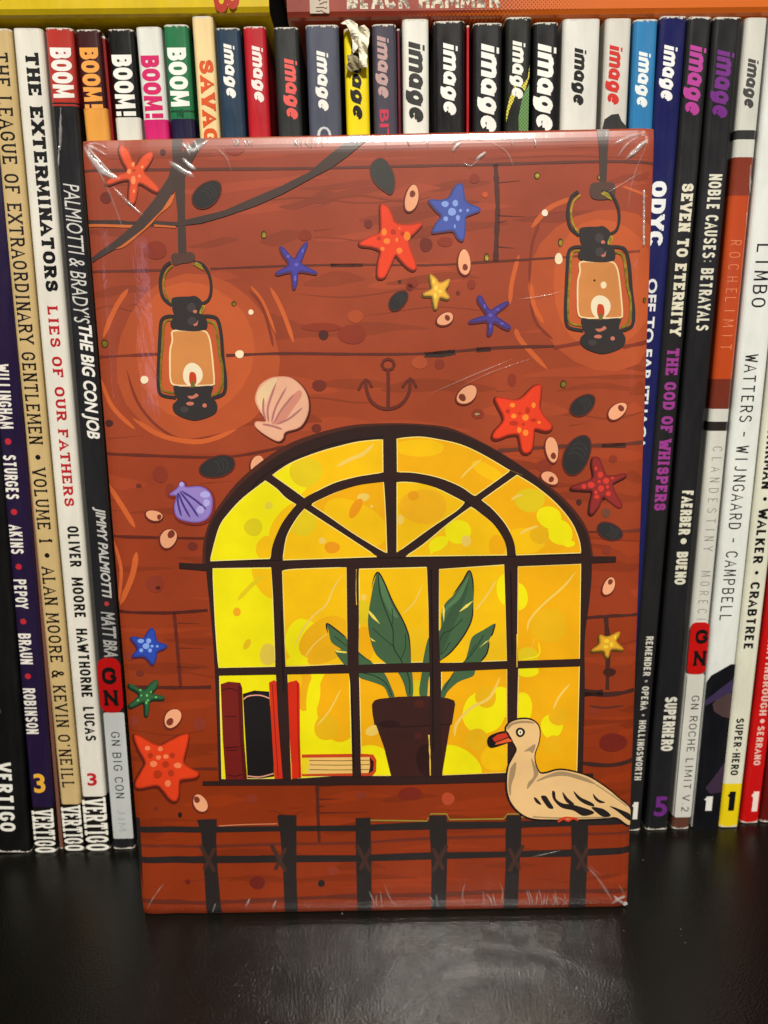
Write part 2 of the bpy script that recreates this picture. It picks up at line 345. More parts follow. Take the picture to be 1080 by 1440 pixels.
# ------------------------------------------------------------------ shelf books
Y0 = Vector((0, 0, 0)); NY = Vector((0, 1, 0))
class Book:
    def __init__(s, name, label, top, bot=None, h=.258, depth=.168, dy=0, base=(40, 40, 40), bands=None, rough=.38, coat=.25, group='paperbacks standing upright in a row behind the wrapped book', pages=True, r=.0014, back=None):
        # top = (xl, xr, ypx) seen at the head; bot = (xl, xr, ypx) seen at the foot, or None for plumb
        P0 = Vector((0, dy, 0))
        tl, tr = hit(top[0], top[2], P0, NY), hit(top[1], top[2], P0, NY)
        if bot:
            bl, br = hit(bot[0], bot[2], P0, NY), hit(bot[1], bot[2], P0, NY)
            wd = ((tr-tl).length+(br-bl).length)/2
            ct, cb = (tl+tr)/2, (bl+br)/2
            lean = math.atan2(ct.x-cb.x, ct.z-cb.z); x0 = cb.x-cb.z*math.tan(lean)
        else:
            wd = (tr-tl).length; lean = random.uniform(-.003, .003); x0 = (tl.x+tr.x)/2-math.tan(lean)*tl.z
        s.h = h if h else None
        if s.h is None: s.h = (tl.z+tr.z)/2/math.cos(lean)
        s.w = wd; s.dy = dy; s.lean = lean
        s.root = empty(name, (x0, dy, abs(math.sin(lean))*wd/2+.0002), (0, lean, 0), label, 'book', group)
        s.origin = Vector(s.root.location)
        s.ax = Vector((math.cos(lean), 0, -math.sin(lean))); s.az = Vector((math.sin(lean), 0, math.cos(lean)))
        # cover: a U of card, spine toward the camera, in horizontal colour bands
        r = min(r, wd*.3); hw = wd/2; t = .0005; prof = []
        for a in (0, 22, 45, 68, 90): prof.append((-hw+r-r*math.cos(math.radians(a)), r-r*math.sin(math.radians(a))))
        for a in (90, 68, 45, 22, 0): prof.append((hw-r+r*math.cos(math.radians(a)), r-r*math.sin(math.radians(a))))
        prof = [(-hw, depth)]+prof+[(hw, depth)]
        inner = [(-hw+t, depth), (-hw+t, r+t), (-hw+r+t, t), (hw-r-t, t), (hw-t, r+t), (hw-t, depth)]
        zs = [0, s.h]; cols = []
        bl_ = []
        if bands:
            for (yt, yb, c) in bands:   # pixel rows
                bl_.append((s.v(yb), s.v(yt), c))
        for a, b_, c in bl_: zs += [min(max(a, 0), s.h), min(max(b_, 0), s.h)]
        zs = sorted(set(round(z, 6) for z in zs)); mats = [spine_mat(base, rough, coat)]; idx = {base: 0}
        V, F, M = [], [], []; n = len(prof)
        for z in zs:
            # slight roundness of the spine ends
            for x, y in prof: V.append((x, y, z))
        for k in range(len(zs)-1):
            zc = (zs[k]+zs[k+1])/2; c = base
            for a, b_, cc in bl_:
                if a-1e-6 <= zc <= b_+1e-6: c = cc
            if c not in idx: idx[c] = len(mats); mats.append(spine_mat(c, rough, coat))
            for i in range(n-1):
                F.append((k*n+i, k*n+i+1, (k+1)*n+i+1, (k+1)*n+i)); M.append(idx[c])
        o0 = len(V); m = len(inner)
        for z in (0, s.h):
            for x, y in inner: V.append((x, y, z))
        for i in range(m-1): F.append((o0+i+1, o0+i, o0+m+i, o0+m+i+1)); M.append(0)
        # rims at head and foot
        tops = (len(zs)-1)*n
        mp = [0, 1, 5, n-6, n-2, n-1]
        for base_i, inn in ((0, o0), (tops, o0+m)):
            for i in range(m-1):
                F.append(tuple([base_i+j for j in range(mp[i], mp[i+1]+1)]+[inn+i+1, inn+i])); M.append(0)
        s.cover = mesh_obj('cover', V, F, mats, s.root, M)
        if pages:
            v, f = box_geo(-hw+t+.0001, hw-t-.0001, r+t+.0002, depth-.0015, .0004, s.h-.0012)
            mesh_obj('page_block', v, f, paper_mat(), s.root)
    def v(s, py):
        """height on the spine's centre line that shows at pixel row py"""
        lo, hi = -.05, .35
        for _ in range(40):
            m = (lo+hi)/2
            y = proj(s.origin+s.az*m)[1]
            if y > py: lo = m
            else: hi = m
        return (lo+hi)/2
    def loc(s, px, py):
        P = hit(px, py, s.origin, NY)-s.origin
        return P.dot(s.ax), P.dot(s.az)
    def text(s, string, y0, y1, u0, u1, style, color, name='title_lettering', up=False, dz=.00004, x=None, shade=None, taper=0):
        V, F, Lr = STY[style](string)
        xs = [p[0] for p in V]; ys = [p[1] for p in V]; ax, bx, ay, by = min(xs), max(xs), min(ys), max(ys)
        vt, vb = s.v(y0), s.v(y1); U0, U1 = -s.w/2+u0*s.w, -s.w/2+u1*s.w
        out = []
        for (a, b_), l in zip(V, Lr):
            fx, fy = (a-ax)/(bx-ax), (b_-ay)/(by-ay)
            if up: out.append((U0+fx*(U1-U0), -dz-l*2.5e-6, vb+fy*(vt-vb)))
            else: out.append((U0+fy*(U1-U0), -dz-l*2.5e-6, vt+fx*(vb-vt)))
        m = ink(color)
        if shade:
            m = ink(color).copy(); m.name = 'distressed_ink'
            nt = m.node_tree; b = nt.nodes['Principled BSDF']; n = noise(nt, 420, 4, .75)
            r = ramp(nt, n.outputs[0], .42, .56, (*lin(shade), 1), (*lin(color), 1)); nt.links.new(r.outputs[0], b.inputs['Base Color'])
        return mesh_obj(name, out, F, m, s.root)
    def dot(s, y, u, rad, color, name='bullet_mark'):
        c = s.v(y); n = 14; x = -s.w/2+u*s.w
        mesh_obj(name, [(x+rad*math.cos(6.2832*i/n), -.00004, c+rad*math.sin(6.2832*i/n)) for i in range(n)], [tuple(range(n))], ink(color), s.root)
    def shape(s, pts, color, name='printed_artwork', dz=.00003, uv=False):
        P = [s.loc(*p) for p in pts]; hw = s.w/2-.0002
        mesh_obj(name, [(max(-hw, min(hw, a)), -dz, b_) for a, b_ in P], [tuple(range(len(P)))], ink(color), s.root)
    def patch(s, y0, y1, u0, u1, color, name, rad=.0015, dz=.00012, coat=.6, wrap=True, material=None):
        """sticker / label sheet on the spine with rounded corners"""
        a, b_ = s.v(y1), s.v(y0); x0, x1 = -s.w/2+u0*s.w, -s.w/2+u1*s.w; P = []
        for cx, cz, a0 in ((x1-rad, b_-rad, 0), (x0+rad, b_-rad, 90), (x0+rad, a+rad, 180), (x1-rad, a+rad, 270)):
            for k in range(5):
                t = math.radians(a0+90*k/4); P.append((cx+rad*math.cos(t), cz+rad*math.sin(t)))
        n = len(P); V = [(p, -dz, q) for p, q in P]+[(p, -.00001, q) for p, q in P]
        F = [tuple(range(n))]+[(i, (i+1) % n, n+(i+1) % n, n+i) for i in range(n)]
        return mesh_obj(name, V, F, material or spine_mat(color, .3, coat, False, 'sticker_vinyl'), s.root)

WHITE = (226, 224, 214); BLK = (26, 25, 26)
# --- left hand books
b = Book('paperback', 'black paperback at the far left of the row, white lettering near its foot', (-110, -48, 45), (-24, 49, 1197), base=(24, 23, 23))
b.text('VERTIGO', 1072, 1169, .34, .70, 'cond', (225, 224, 216), 'publisher_lettering')
b.dot(1000, .5, .0012, (60, 60, 58), 'scuff_mark')
b = Book('paperback', 'dark purple paperback with white names, red dots and an orange 3', (-49, -14, 45), (47, 82, 1197), base=(40, 31, 58), bands=[(1135, 1230, (24, 22, 24))])
for t, y0, y1 in (('WILLINGHAM', 512, 603), ('STURGES', 640, 702), ('AKINS', 738, 779), ('PEPOY', 815, 856), ('BRAUN', 891, 934), ('ROBINSON', 968, 1032)):
    b.text(t, y0, y1, .10, .62, 'cond', (226, 222, 214), 'author_lettering')
for y in (621, 720, 797, 874, 951): b.dot(y, .36, .0010, (178, 45, 55))
b.text('3', 1088, 1115, .22, .72, 'bold', (226, 172, 62), 'volume_number', up=True)
b.text('VERTIGO', 1137, 1199, .02, .97, 'spike', (230, 228, 218), 'publisher_lettering')
b = Book('hardback', 'thin rough reddish brown book edge squeezed in beside the tan paperback', (-12, -5, 45), (84, 89, 1196), base=(112, 74, 60), rough=.7, coat=0, dy=.0015)
b.root['category'] = 'book'
b = Book('paperback', 'tan paperback with a long black serif title down its spine', (-19, 14, 45), (90, 120, 1196), base=(197, 172, 121), bands=[(1131, 1230, (30, 28, 26))])
b.text('THE LEAGUE OF EXTRAORDINARY GENTLEMEN', 74, 625, .18, .80, 'quirk', (32, 26, 24))
b.dot(643, .5, .0008, (32, 26, 24)); b.dot(781, .5, .0008, (32, 26, 24))
b.text('VOLUME 1', 657, 763, .18, .80, 'quirk', (32, 26, 24))
b.text("ALAN MOORE & KEVIN O'NEILL", 796, 1107, .18, .80, 'quirk', (32, 26, 24), 'author_lettering')
b.text('VERTIGO', 1132, 1196, .02, .98, 'spike', (232, 230, 220), 'publisher_lettering')
b = Book('paperback', 'white paperback with bold black slab title and a red subtitle below', (17, 58, 38), (121, 155, 1195), base=(220, 217, 206), bands=[(1120, 1230, (34, 32, 30))])
b.text('THE EXTERMINATORS', 74, 410, .36, .82, 'slabfat', (28, 22, 22))
b.text('LIES OF OUR FATHERS', 430, 712, .36, .74, 'slab', (178, 38, 44), 'subtitle_lettering')
for t, y0, y1 in (('OLIVER', 740, 797), ('MOORE', 812, 868), ('HAWTHORNE', 884, 980), ('LUCAS', 994, 1042)):
    b.text(t, y0, y1, .38, .82, 'cond', (28, 24, 24), 'author_lettering')
b.text('3', 1087, 1105, .30, .70, 'bold', (185, 38, 44), 'volume_number', up=True)
b.text('VERTIGO', 1121, 1196, .01, .99, 'spike', (234, 232, 222), 'publisher_lettering')
# black with a red head, in a clear sleeve
bigcon = b = Book('paperback', 'black paperback with a red head and slanted white title, red sticker near its foot', (63, 100, 37), (157, 190, 1193), base=(40, 40, 42), bands=[(20, 144, (176, 58, 50)), (144, 146.5, (40, 38, 40)), (146.5, 149, (176, 58, 50))], coat=.8, rough=.3)
b.text('BOOM', 67, 138, .14, .90, 'heavy', (232, 228, 222), 'publisher_lettering')
b.text("PALMIOTTI & BRADY'S", 258, 455, .22, .84, 'thinit', (205, 205, 200))
b.text('THE BIG CON JOB', 457, 617, .22, .88, 'boldit', (232, 230, 224))
b.text('JIMMY PALMIOTTI', 713, 841, .34, .86, 'boldit', (190, 190, 186), 'author_lettering')
b.text('MATT BRA', 860, 924, .34, .92, 'boldit', (160, 160, 158), 'author_lettering')
b.dot(849, .62, .0008, (165, 60, 60))
b.patch(1002, 1179, .10, 1.0, (188, 192, 192), 'label', .0006)
b.patch(925, 1002, .0, 1.0, (172, 22, 16), 'sticker', .003, .00016)
b.text('G', 938, 962, .18, .80, 'gn', (22, 16, 16), 'sticker_lettering', up=True, dz=.0002)
b.text('N', 970, 992, .18, .80, 'gn', (22, 16, 16), 'sticker_lettering', up=True, dz=.0002)
b.text('GN BIG CON', 1029, 1122, .36, .74, 'sans', (36, 36, 40), 'label_lettering', dz=.00016)
b.text('JIM', 1138, 1168, .36, .72, 'sans', (160, 164, 172), 'label_lettering', dz=.00016)

# --- books whose heads show above the wrapped book
b = Book('paperback', 'orange paperback with dark maroon head and orange lettering', (105, 140, 43), base=(223, 155, 70), bands=[(20, 152, (62, 30, 32))], h=.2575)
b.text('BOOM!', 67, 153, .12, .86, 'heavy', (230, 158, 76), 'publisher_lettering')
b = Book('paperback', 'narrow dark red book edge left of the black and white book', (141.5, 147, 46), base=(120, 22, 26), h=.2565, dy=.002)
b = Book('paperback', 'paperback with black head and white lettering over a white lower spine', (150, 187, 44), base=(214, 214, 204), bands=[(20, 165, (26, 26, 28))], h=.2575)
b.text('BOOM!', 77, 163, .10, .86, 'heavy', (232, 232, 226), 'publisher_lettering')
b = Book('paperback', 'paperback with white head, pink lettering and a pink lower spine', (190, 226, 41), base=(198, 38, 108), bands=[(20, 168, (216, 218, 212))], h=.258)
b.text('BOOM!', 78, 166, .12, .84, 'heavy', (200, 36, 100), 'publisher_lettering')
b = Book('paperback', 'paperback with green head, white lettering and navy lower spine', (229, 264, 36), base=(36, 32, 60), bands=[(20, 167, (40, 112, 72)), (155, 158, (24, 70, 48))], h=.2585)
b.text('BOOM', 67, 150, .10, .86, 'heavy', (232, 234, 228), 'publisher_lettering')
b.text('!', 153, 166, .3, .6, 'bold', (24, 76, 50), 'publisher_lettering')
b = Book('paperback', 'tall pale yellow paperback with orange red slab lettering', (269, 299, 28), base=(230, 205, 152), h=.2605)
b.text('SAVAGE', 84, 222, .22, .90, 'slabfat', (206, 84, 40))
IMG = dict(name='publisher_lettering')
b = Book('paperback', 'slate blue paperback with white logo, left of the red one', (302, 337, 39), base=(42, 60, 80), h=.2575)
b.text('image', 61, 138, .22, .74, 'logo', (228, 228, 224), **IMG)
b = Book('paperback', 'red paperback with white logo', (341, 373, 36), base=(176, 36, 46), h=.2578)
b.text('image', 64, 144, .26, .84, 'logo', (228, 220, 216), **IMG)
b = Book('paperback', 'charcoal paperback with salmon pink logo', (384, 419, 38), base=(50, 52, 52), h=.2575)
b.text('image', 82, 168, .28, .90, 'logo', (222, 92, 88), **IMG)
b = Book('paperback', 'wide blue grey paperback with small white logo', (429, 476, 36), base=(78, 82, 98), h=.258)
b.text('image', 71, 156, .24, .66, 'logo', (226, 226, 222), **IMG)
b.text('G', 178, 200, .24, .68, 'bold', (196, 198, 202), 'title_lettering')
b.text('G', 181, 197, .33, .60, 'bold', (78, 82, 98), 'title_lettering', dz=.00006)
yb = b = Book('paperback', 'yellow paperback with black logo and its head torn open', (483, 517, 42), base=(232, 210, 30), h=.2570)
b.text('image', 62, 168, .20, .74, 'logo', (30, 26, 20), **IMG)
b = Book('paperback', 'dark slate purple paperback with dusty pink logo and red letters', (523, 557, 35), base=(66, 62, 76), h=.258, rough=.6)
b.text('image', 50, 138, .10, .68, 'logo', (178, 148, 146), **IMG)
b.text('BIT', 154, 202, .24, .62, 'bold', (190, 62, 86))
b = Book('hardback', 'thin maroon book edge right of the slate purple paperback', (558, 562, 36), base=(92, 34, 44), h=.2575, dy=.002); b.root['category'] = 'book'
b = Book('paperback', 'white paperback with dark grey logo right of the slate purple one', (565.5, 603, 31), base=(222, 222, 214), h=.2592)
b.text('image', 58, 172, .10, .84, 'logo', (52, 52, 52), **IMG)
b = Book('paperback', 'black paperback with white logo right of the narrow white one', (610, 654, 34), base=(30, 29, 31), h=.2586)
b.text('image', 60, 162, .20, .76, 'logo', (232, 232, 228), **IMG)
b = Book('hardback', 'thin bright red book edge between two black paperbacks', (656, 660, 36), base=(170, 30, 36), h=.258, dy=.0015); b.root['category'] = 'book'
b = Book('paperback', 'black paperback with very large white logo, right of the red edge', (666, 707, 36), base=(38, 38, 40), h=.258)
b.text('image', 61, 186, .14, .88, 'logo', (232, 232, 228), **IMG)
b = Book('paperback', 'black paperback with white logo and green halftone shapes', (712, 748, 30), base=(38, 40, 38), h=.2594)
def halftone(c):
    key = ('half', c)
    if key in MATS: return MATS[key]
    m, nt, bb = base_mat('halftone_ink', lin(c), .4)
    tc = N(nt, 'ShaderNodeTexCoord'); mp = N(nt, 'ShaderNodeMapping'); mp.inputs['Rotation'].default_value = (0, .78, 0)
    vo = N(nt, 'ShaderNodeTexVoronoi'); vo.inputs['Scale'].default_value = 1500; vo.inputs['Randomness'].default_value = 0
    nt.links.new(tc.outputs['Object'], mp.inputs[0]); nt.links.new(mp.outputs[0], vo.inputs[0])
    r = ramp(nt, vo.outputs[0], .42, .5, (*lin(c), 1), (*[x*.2 for x in lin(c)], 1)); nt.links.new(r.outputs[0], bb.inputs['Base Color'])
    MATS[key] = m; return m
def halfshape(bk, pts, c):
    P = [bk.loc(*p) for p in pts]; hw = bk.w/2-.0004
    mesh_obj('printed_artwork', [(max(-hw, min(hw, a)), -.00003, q) for a, q in P], [tuple(range(len(P)))], halftone(c), bk.root)
halfshape(b, [(748, 92), (742, 110), (733, 122), (738, 128), (748, 108)], (214, 205, 70))
halfshape(b, [(724, 118), (716, 140), (708, 158), (706, 172), (716, 155), (728, 128)], (214, 205, 70))
halfshape(b, [(746, 118), (735, 135), (729, 165), (730, 205), (743, 205), (746, 160)], (96, 140, 78))
b.text('image', 57, 139, .16, .76, 'logo', (226, 228, 220), dz=.00007, **IMG)
b = Book('paperback', 'narrow black paperback with oversized white logo beside the wide white book', (751, 786, 35), base=(34, 34, 36), h=.258)
b.text('image', 61, 184, .02, .92, 'logo', (232, 232, 228), **IMG)
b = Book('paperback', 'wide white paperback with small black logo', (792, 845, 32), base=(214, 214, 208), h=.2588)
b.text('image', 67, 148, .26, .64, 'logo', (30, 30, 30), **IMG)
b = Book('paperback', 'pale grey paperback with red logo and a dark shape above the wrapped book', (852, 889, 32), base=(204, 202, 194), h=.2588)
b.text('image', 63, 147, .08, .68, 'logo', (196, 50, 44), **IMG)
b.shape([(842, 182), (850, 168), (860, 161), (870, 160), (874, 170), (882, 178), (884, 215), (838, 215)], (54, 54, 54))
b = Book('paperback', 'sky blue paperback with white logo', (892, 926, 34), base=(50, 122, 176), h=.2585)
b.text('image', 72, 151, .14, .74, 'logo', (222, 230, 232), **IMG)

# --- right hand books
b = Book('paperback', 'navy blue paperback half hidden by the right edge of the wrapped book', (930, 966, 31), (846, 878, 1169), base=(38, 40, 88), h=.2592, coat=.7, rough=.25)
b.text('image', 63, 142, .10, .70, 'logo', (228, 230, 232), **IMG)
b.text('ODYC', 255, 346, .10, .70, 'heavy', (228, 230, 232))
b.text('OFF TO FAR ITHACA', 392, 632, .22, .62, 'bold', (220, 222, 226), 'subtitle_lettering')
b = Book('paperback', 'black paperback with cream title, magenta subtitle and small names at its foot', (970, 1000, 32), (873, 903, 1168), base=(40, 40, 41), h=.2590)
b.text('image', 63, 162, .02, .84, 'logo', (176, 66, 150), **IMG)
b.text('SEVEN TO ETERNITY', 258, 473, .30, .82, 'slabfat', (218, 214, 192))
b.text('THE GOD OF WHISPERS', 490, 718, .26, .82, 'slabfat', (150, 62, 140), 'subtitle_lettering')
b.text('REMENDER * OPEÑA * HOLLINGSWORTH', 895, 1097, .42, .80, 'cond', (206, 204, 194), 'author_lettering')
b.text('1', 1128, 1152, .42, .74, 'num', (226, 224, 216), 'volume_number', up=True)
b = Book('paperback', 'black paperback with purple logo and blocky cream title, purple 5 at its foot', (1005, 1043, 33), (907, 940, 1168), base=(38, 38, 40), h=.2588)
b.text('image', 70, 166, .08, .82, 'logo', (112, 48, 130), **IMG)
b.text('NOBLE CAUSES: BETRAYALS', 245, 465, .30, .78, 'cond', (214, 212, 194))
b.text('FAERBER', 690, 752, .32, .78, 'heavy', (214, 212, 194), 'author_lettering'); b.dot(761, .55, .0010, (214, 212, 194))
b.text('BUENO', 776, 822, .32, .78, 'heavy', (214, 212, 194), 'author_lettering')
b.text('SUPERHERO', 980, 1056, .36, .88, 'heavy', (214, 212, 200), 'genre_lettering')
b.text('5', 1120, 1148, .30, .88, 'bold', (108, 48, 128), 'volume_number', up=True)
roche = b = Book('paperback', 'orange and white banded paperback with thin letters, red sticker and white label', (1050, 1079, 33), (944, 971, 1167), base=(206, 206, 198), h=.2586, coat=.9, rough=.22,
  bands=[(183, 196, (58, 58, 58)), (221, 275, (128, 58, 42)), (275, 533, (182, 74, 38)), (533, 575, (112, 52, 40)), (593, 606, (48, 44, 42)), (1148, 1200, (96, 62, 52))])
b.text('image', 82, 152, .16, .74, 'logo', (70, 70, 68), **IMG)
b.text('ROCHE', 338, 412, .22, .74, 'thin', (226, 140, 96)); b.text('LIMIT', 418, 492, .22, .74, 'thin', (226, 140, 96))
b.text('CLANDESTINY', 628, 775, .30, .78, 'thin', (110, 110, 104), 'subtitle_lettering')
b.text('MORECI', 803, 871, .30, .78, 'thin', (110, 110, 104), 'author_lettering')
b.patch(948, 1149, .06, .98, (206, 206, 198), 'label', .0006)
b.patch(875, 948, .0, 1.0, (186, 30, 16), 'sticker', .002, .00016)
b.text('G', 885, 905, .30, .96, 'gn', (24, 16, 14), 'sticker_lettering', up=True, dz=.0002)
b.text('N', 915, 936, .30, .96, 'gn', (24, 16, 14), 'sticker_lettering', up=True, dz=.0002)
b.text('GN ROCHE LIMIT V.2', 978, 1141, .40, .82, 'sans', (56, 56, 56), 'label_lettering', dz=.00016)
b = Book('paperback', 'white paperback with pixel style black names and a black angular foot', (1084, 1130, 33), (973, 1011, 1165), base=(218, 222, 218), h=.2590)
b.text('LIMBO', 343, 432, .26, .72, 'mono', (26, 26, 28))
b.text('WATTERS - WIJNGAARD - CAMPBELL', 498, 872, .24, .66, 'mono', (34, 36, 38), 'author_lettering')
b.shape([(985, 958), (1000, 950), (1028, 934), (1040, 934), (1030, 1180), (960, 1180)], (28, 28, 32))
b.shape([(990, 985), (1030, 955), (1034, 962), (1030, 972), (988, 993)], (62, 52, 84), dz=.00006)
b.shape([(1002, 990), (1020, 970), (1030, 975), (1028, 1010), (1016, 1008), (1004, 1000)], (78, 62, 62), dz=.00005)
b.shape([(992, 1108), (1010, 1085), (1022, 1070), (1020, 1114), (998, 1116)], (62, 48, 66), dz=.00005)
b.text('1', 1120, 1140, .34, .66, 'num', (222, 222, 218), 'volume_number', up=True)
b = Book('paperback', 'cream paperback with bold black names and a yellow foot', (1133, 1172, 33), (1012, 1037, 1166), base=(214, 214, 196), bands=[(1102, 1230, (226, 200, 30))], h=.2590)
b.text('KIRKMAN * WALKER * CRABTREE', 598, 912, .24, .68, 'cond', (26, 26, 26), 'author_lettering')
b.text('SUPER-HERO', 1010, 1090, .28, .66, 'cond', (26, 26, 26), 'genre_lettering')
b.text('i', 1113, 1140, .26, .66, 'num', (22, 22, 20), 'volume_number', up=True)
b = Book('paperback', 'bright red paperback with pale pink names and numeral', (1174, 1206, 33), (1041, 1067, 1163), base=(190, 28, 18), h=.2588, dy=.002)
b.text('MARTINBROUGH', 888, 1006, .30, .66, 'cond', (226, 186, 174), 'author_lettering')
b.dot(1014, .5, .0008, (226, 190, 178))
b.text('SERRANO', 1021, 1076, .30, .66, 'cond', (226, 186, 174), 'author_lettering')
b.text('i', 1113, 1141, .40, .80, 'num', (232, 214, 206), 'volume_number', up=True)
b = Book('paperback', 'dark maroon paperback at the far right of the row', (1208, 1250, 33), (1068, 1104, 1163), base=(98, 30, 24), h=.2588, dy=.002)

# bright broken glints where the clear library sleeves wrinkle
def glint(px, py, L, wd_, bk):
    P = [bk.loc(px+random.uniform(-.5, .5)-i*.1, py+i*L/8) for i in range(9)]; V, F = [], []
    for i, (a, q) in enumerate(P):
        h_ = wd_*math.sin(math.pi*(i+.3)/9)*random.uniform(.6, 1.3)
        V += [(a-h_, -.0003, q), (a, -.0007, q), (a+h_, -.0003, q)]
    for i in range(8): F += [(3*i, 3*i+3, 3*i+4, 3*i+1), (3*i+1, 3*i+4, 3*i+5, 3*i+2)]
    o = mesh_obj('sleeve_wrinkle', V, F, film_mat(.7), bk.root, smooth=True); at = o.data.attributes.new('thickness', 'FLOAT', 'POINT'); at.data.foreach_set('value', [1.0 if i % 3 == 1 else .15 for i in range(len(V))])
glint(1054.5, 232, 40, .00045, roche); glint(1049, 300, 18, .0002, roche); glint(86, 152, 60, .0005, bigcon); glint(84, 205, 30, .0003, bigcon)
# torn head of the yellow book
def torn(pts, lift, seed, color, name, s_=7.2, ox=470, oy=20):
    rnd = random.Random(seed)
    P = [yb.loc(ox+x/s_, oy+y/s_) for x, y in pts]
    bm = bmesh.new(); tri = tessellate_polygon([[Vector((a, 0, q)) for a, q in P]])
    vs = [bm.verts.new((a, 0, q)) for a, q in P]
    for t in tri:
        try: bm.faces.new([vs[i] for i in t])
        except ValueError: pass
    for _ in range(3): bmesh.ops.subdivide_edges(bm, edges=[e for e in bm.edges if e.calc_length() > .0009], cuts=1, use_grid_fill=False); bmesh.ops.triangulate(bm, faces=bm.faces)
    ph = [rnd.uniform(0, 6) for _ in range(6)]
    for v_ in bm.verts:
        x, z = v_.co.x*1000, v_.co.z*1000
        v_.co.y = -lift-.0005*abs(math.sin(x*1.1+z*.25+ph[0]))-.0004*math.sin(z*1.3+ph[1]+x*.5)-.0003*math.sin(x*2.9+z*1.9+ph[2])
    me = bpy.data.meshes.new(name); bm.to_mesh(me); bm.free()
    m, nt, bb = base_mat('torn_paper', lin(color), .75, .3)
    n = noise(nt, 400, 4, .7); r = ramp(nt, n.outputs[0], .3, .7, (*[v_*.7 for v_ in lin(color)], 1), (*lin(color), 1)); nt.links.new(r.outputs[0], bb.inputs['Base Color'])
    me.materials.append(m); o = bpy.data.objects.new(name, me); COL.objects.link(o); o.parent = yb.root
    md = o.modifiers.new('thickness', 'SOLIDIFY'); md.thickness = .00025; return o
torn([(240, 150), (300, 140), (355, 178), (352, 290), (335, 400), (330, 560), (258, 556), (250, 400), (238, 260)], .0012, 1, (234, 229, 206), 'torn_flap')
torn([(130, 440), (185, 420), (240, 470), (252, 570), (160, 598), (120, 560), (140, 500)], .0009, 2, (150, 140, 110), 'torn_flap')
torn([(65, 135), (100, 95), (150, 78), (200, 100), (240, 130), (246, 230), (232, 390), (196, 425), (186, 330), (172, 225), (125, 130)], .0016, 3, (238, 234, 214), 'torn_flap')

# ------------------------------------------------------------------ books lying on top of the row
ZT = .2611
def lying(label, x0px, x1px, ypx_edge, h, mats_fn, depth, zt=ZT, yaw=0):
    e = hit((x0px+x1px)/2, ypx_edge, Vector((0, 0, zt)), Vector((0, 0, 1)))
    yf = e.y
    a = hit(x0px, ypx_edge, Vector((0, yf, 0)), NY).x; b2 = hit(x1px, ypx_edge, Vector((0, yf, 0)), NY).x
    root = empty('lying_book', ((a+b2)/2, yf, zt), (0, 0, yaw), label, 'book', 'books lying flat on top of the row')
    hw = (b2-a)/2; r = .0012; prof = [(depth, 0), (r*1.5, 0), (r*.5, r*.35), (0, r*1.4), (0, h-r*1.4), (r*.5, h-r*.35), (r*1.5, h), (depth, h)]
    V, F = [], []; xs = [-hw+2*hw*i/12 for i in range(13)]
    for x in xs: V += [(x, y, z) for y, z in prof]
    n = len(prof)
    for k in range(12):
        for i in range(n-1): F.append((k*n+i, (k+1)*n+i, (k+1)*n+i+1, k*n+i+1))
    cv = mesh_obj('cover', V, F, mats_fn, root); sd = cv.modifiers.new('board', 'SOLIDIFY'); sd.thickness = .0005; sd.offset = -1
    v, f = box_geo(-hw+.001, hw-.001, .003, depth-.002, .0008, h-.0008); mesh_obj('page_block', v, f, spine_mat((34, 30, 26), .6, 0, False), root)  # pages coloured dark to stand for shade in the gap between books
    return root, a, b2, yf, hw
ym = spine_mat((206, 178, 18), .4, .2, False)
root, a, b2, yf, hw = lying('yellow book lying flat across the books at the top left, red letter on its spine', -260, 379, 22, .030, ym, .165)
# rotated red letter B, bowls down
def flat_text(root, hw, yf, a, V2F, px0, px1, py0, py1, color, name, rot=False, shade=None):
    V, F, Lr = V2F; xs = [p[0] for p in V]; ys = [p[1] for p in V]; ax, bx, ay, by = min(xs), max(xs), min(ys), max(ys)
    P0 = Vector((0, yf, 0)); A = hit(px0, py1, P0, NY); B = hit(px1, py0, P0, NY); out = []
    for (p, q), l in zip(V, Lr):
        fx, fy = (p-ax)/(bx-ax), (q-ay)/(by-ay)
        if rot: fx, fy = fy, 1-fx
        out.append((A.x+fx*(B.x-A.x)-root.location.x, -.00004-l*2.5e-6, A.z+fy*(B.z-A.z)-root.location.z))
    m = ink(color)
    if shade:
        m = ink(color).copy(); nt = m.node_tree; bb = nt.nodes['Principled BSDF']; n = noise(nt, 650, 3, .7)
        r = ramp(nt, n.outputs[0], .44, .54, (*lin(shade), 1), (*lin(color), 1)); nt.links.new(r.outputs[0], bb.inputs['Base Color'])
    return mesh_obj(name, out, F, m, root)
flat_text(root, hw, yf, a, STY['bold']('B'), 301, 336, -22, 18, (168, 46, 22), 'title_lettering', rot=True)
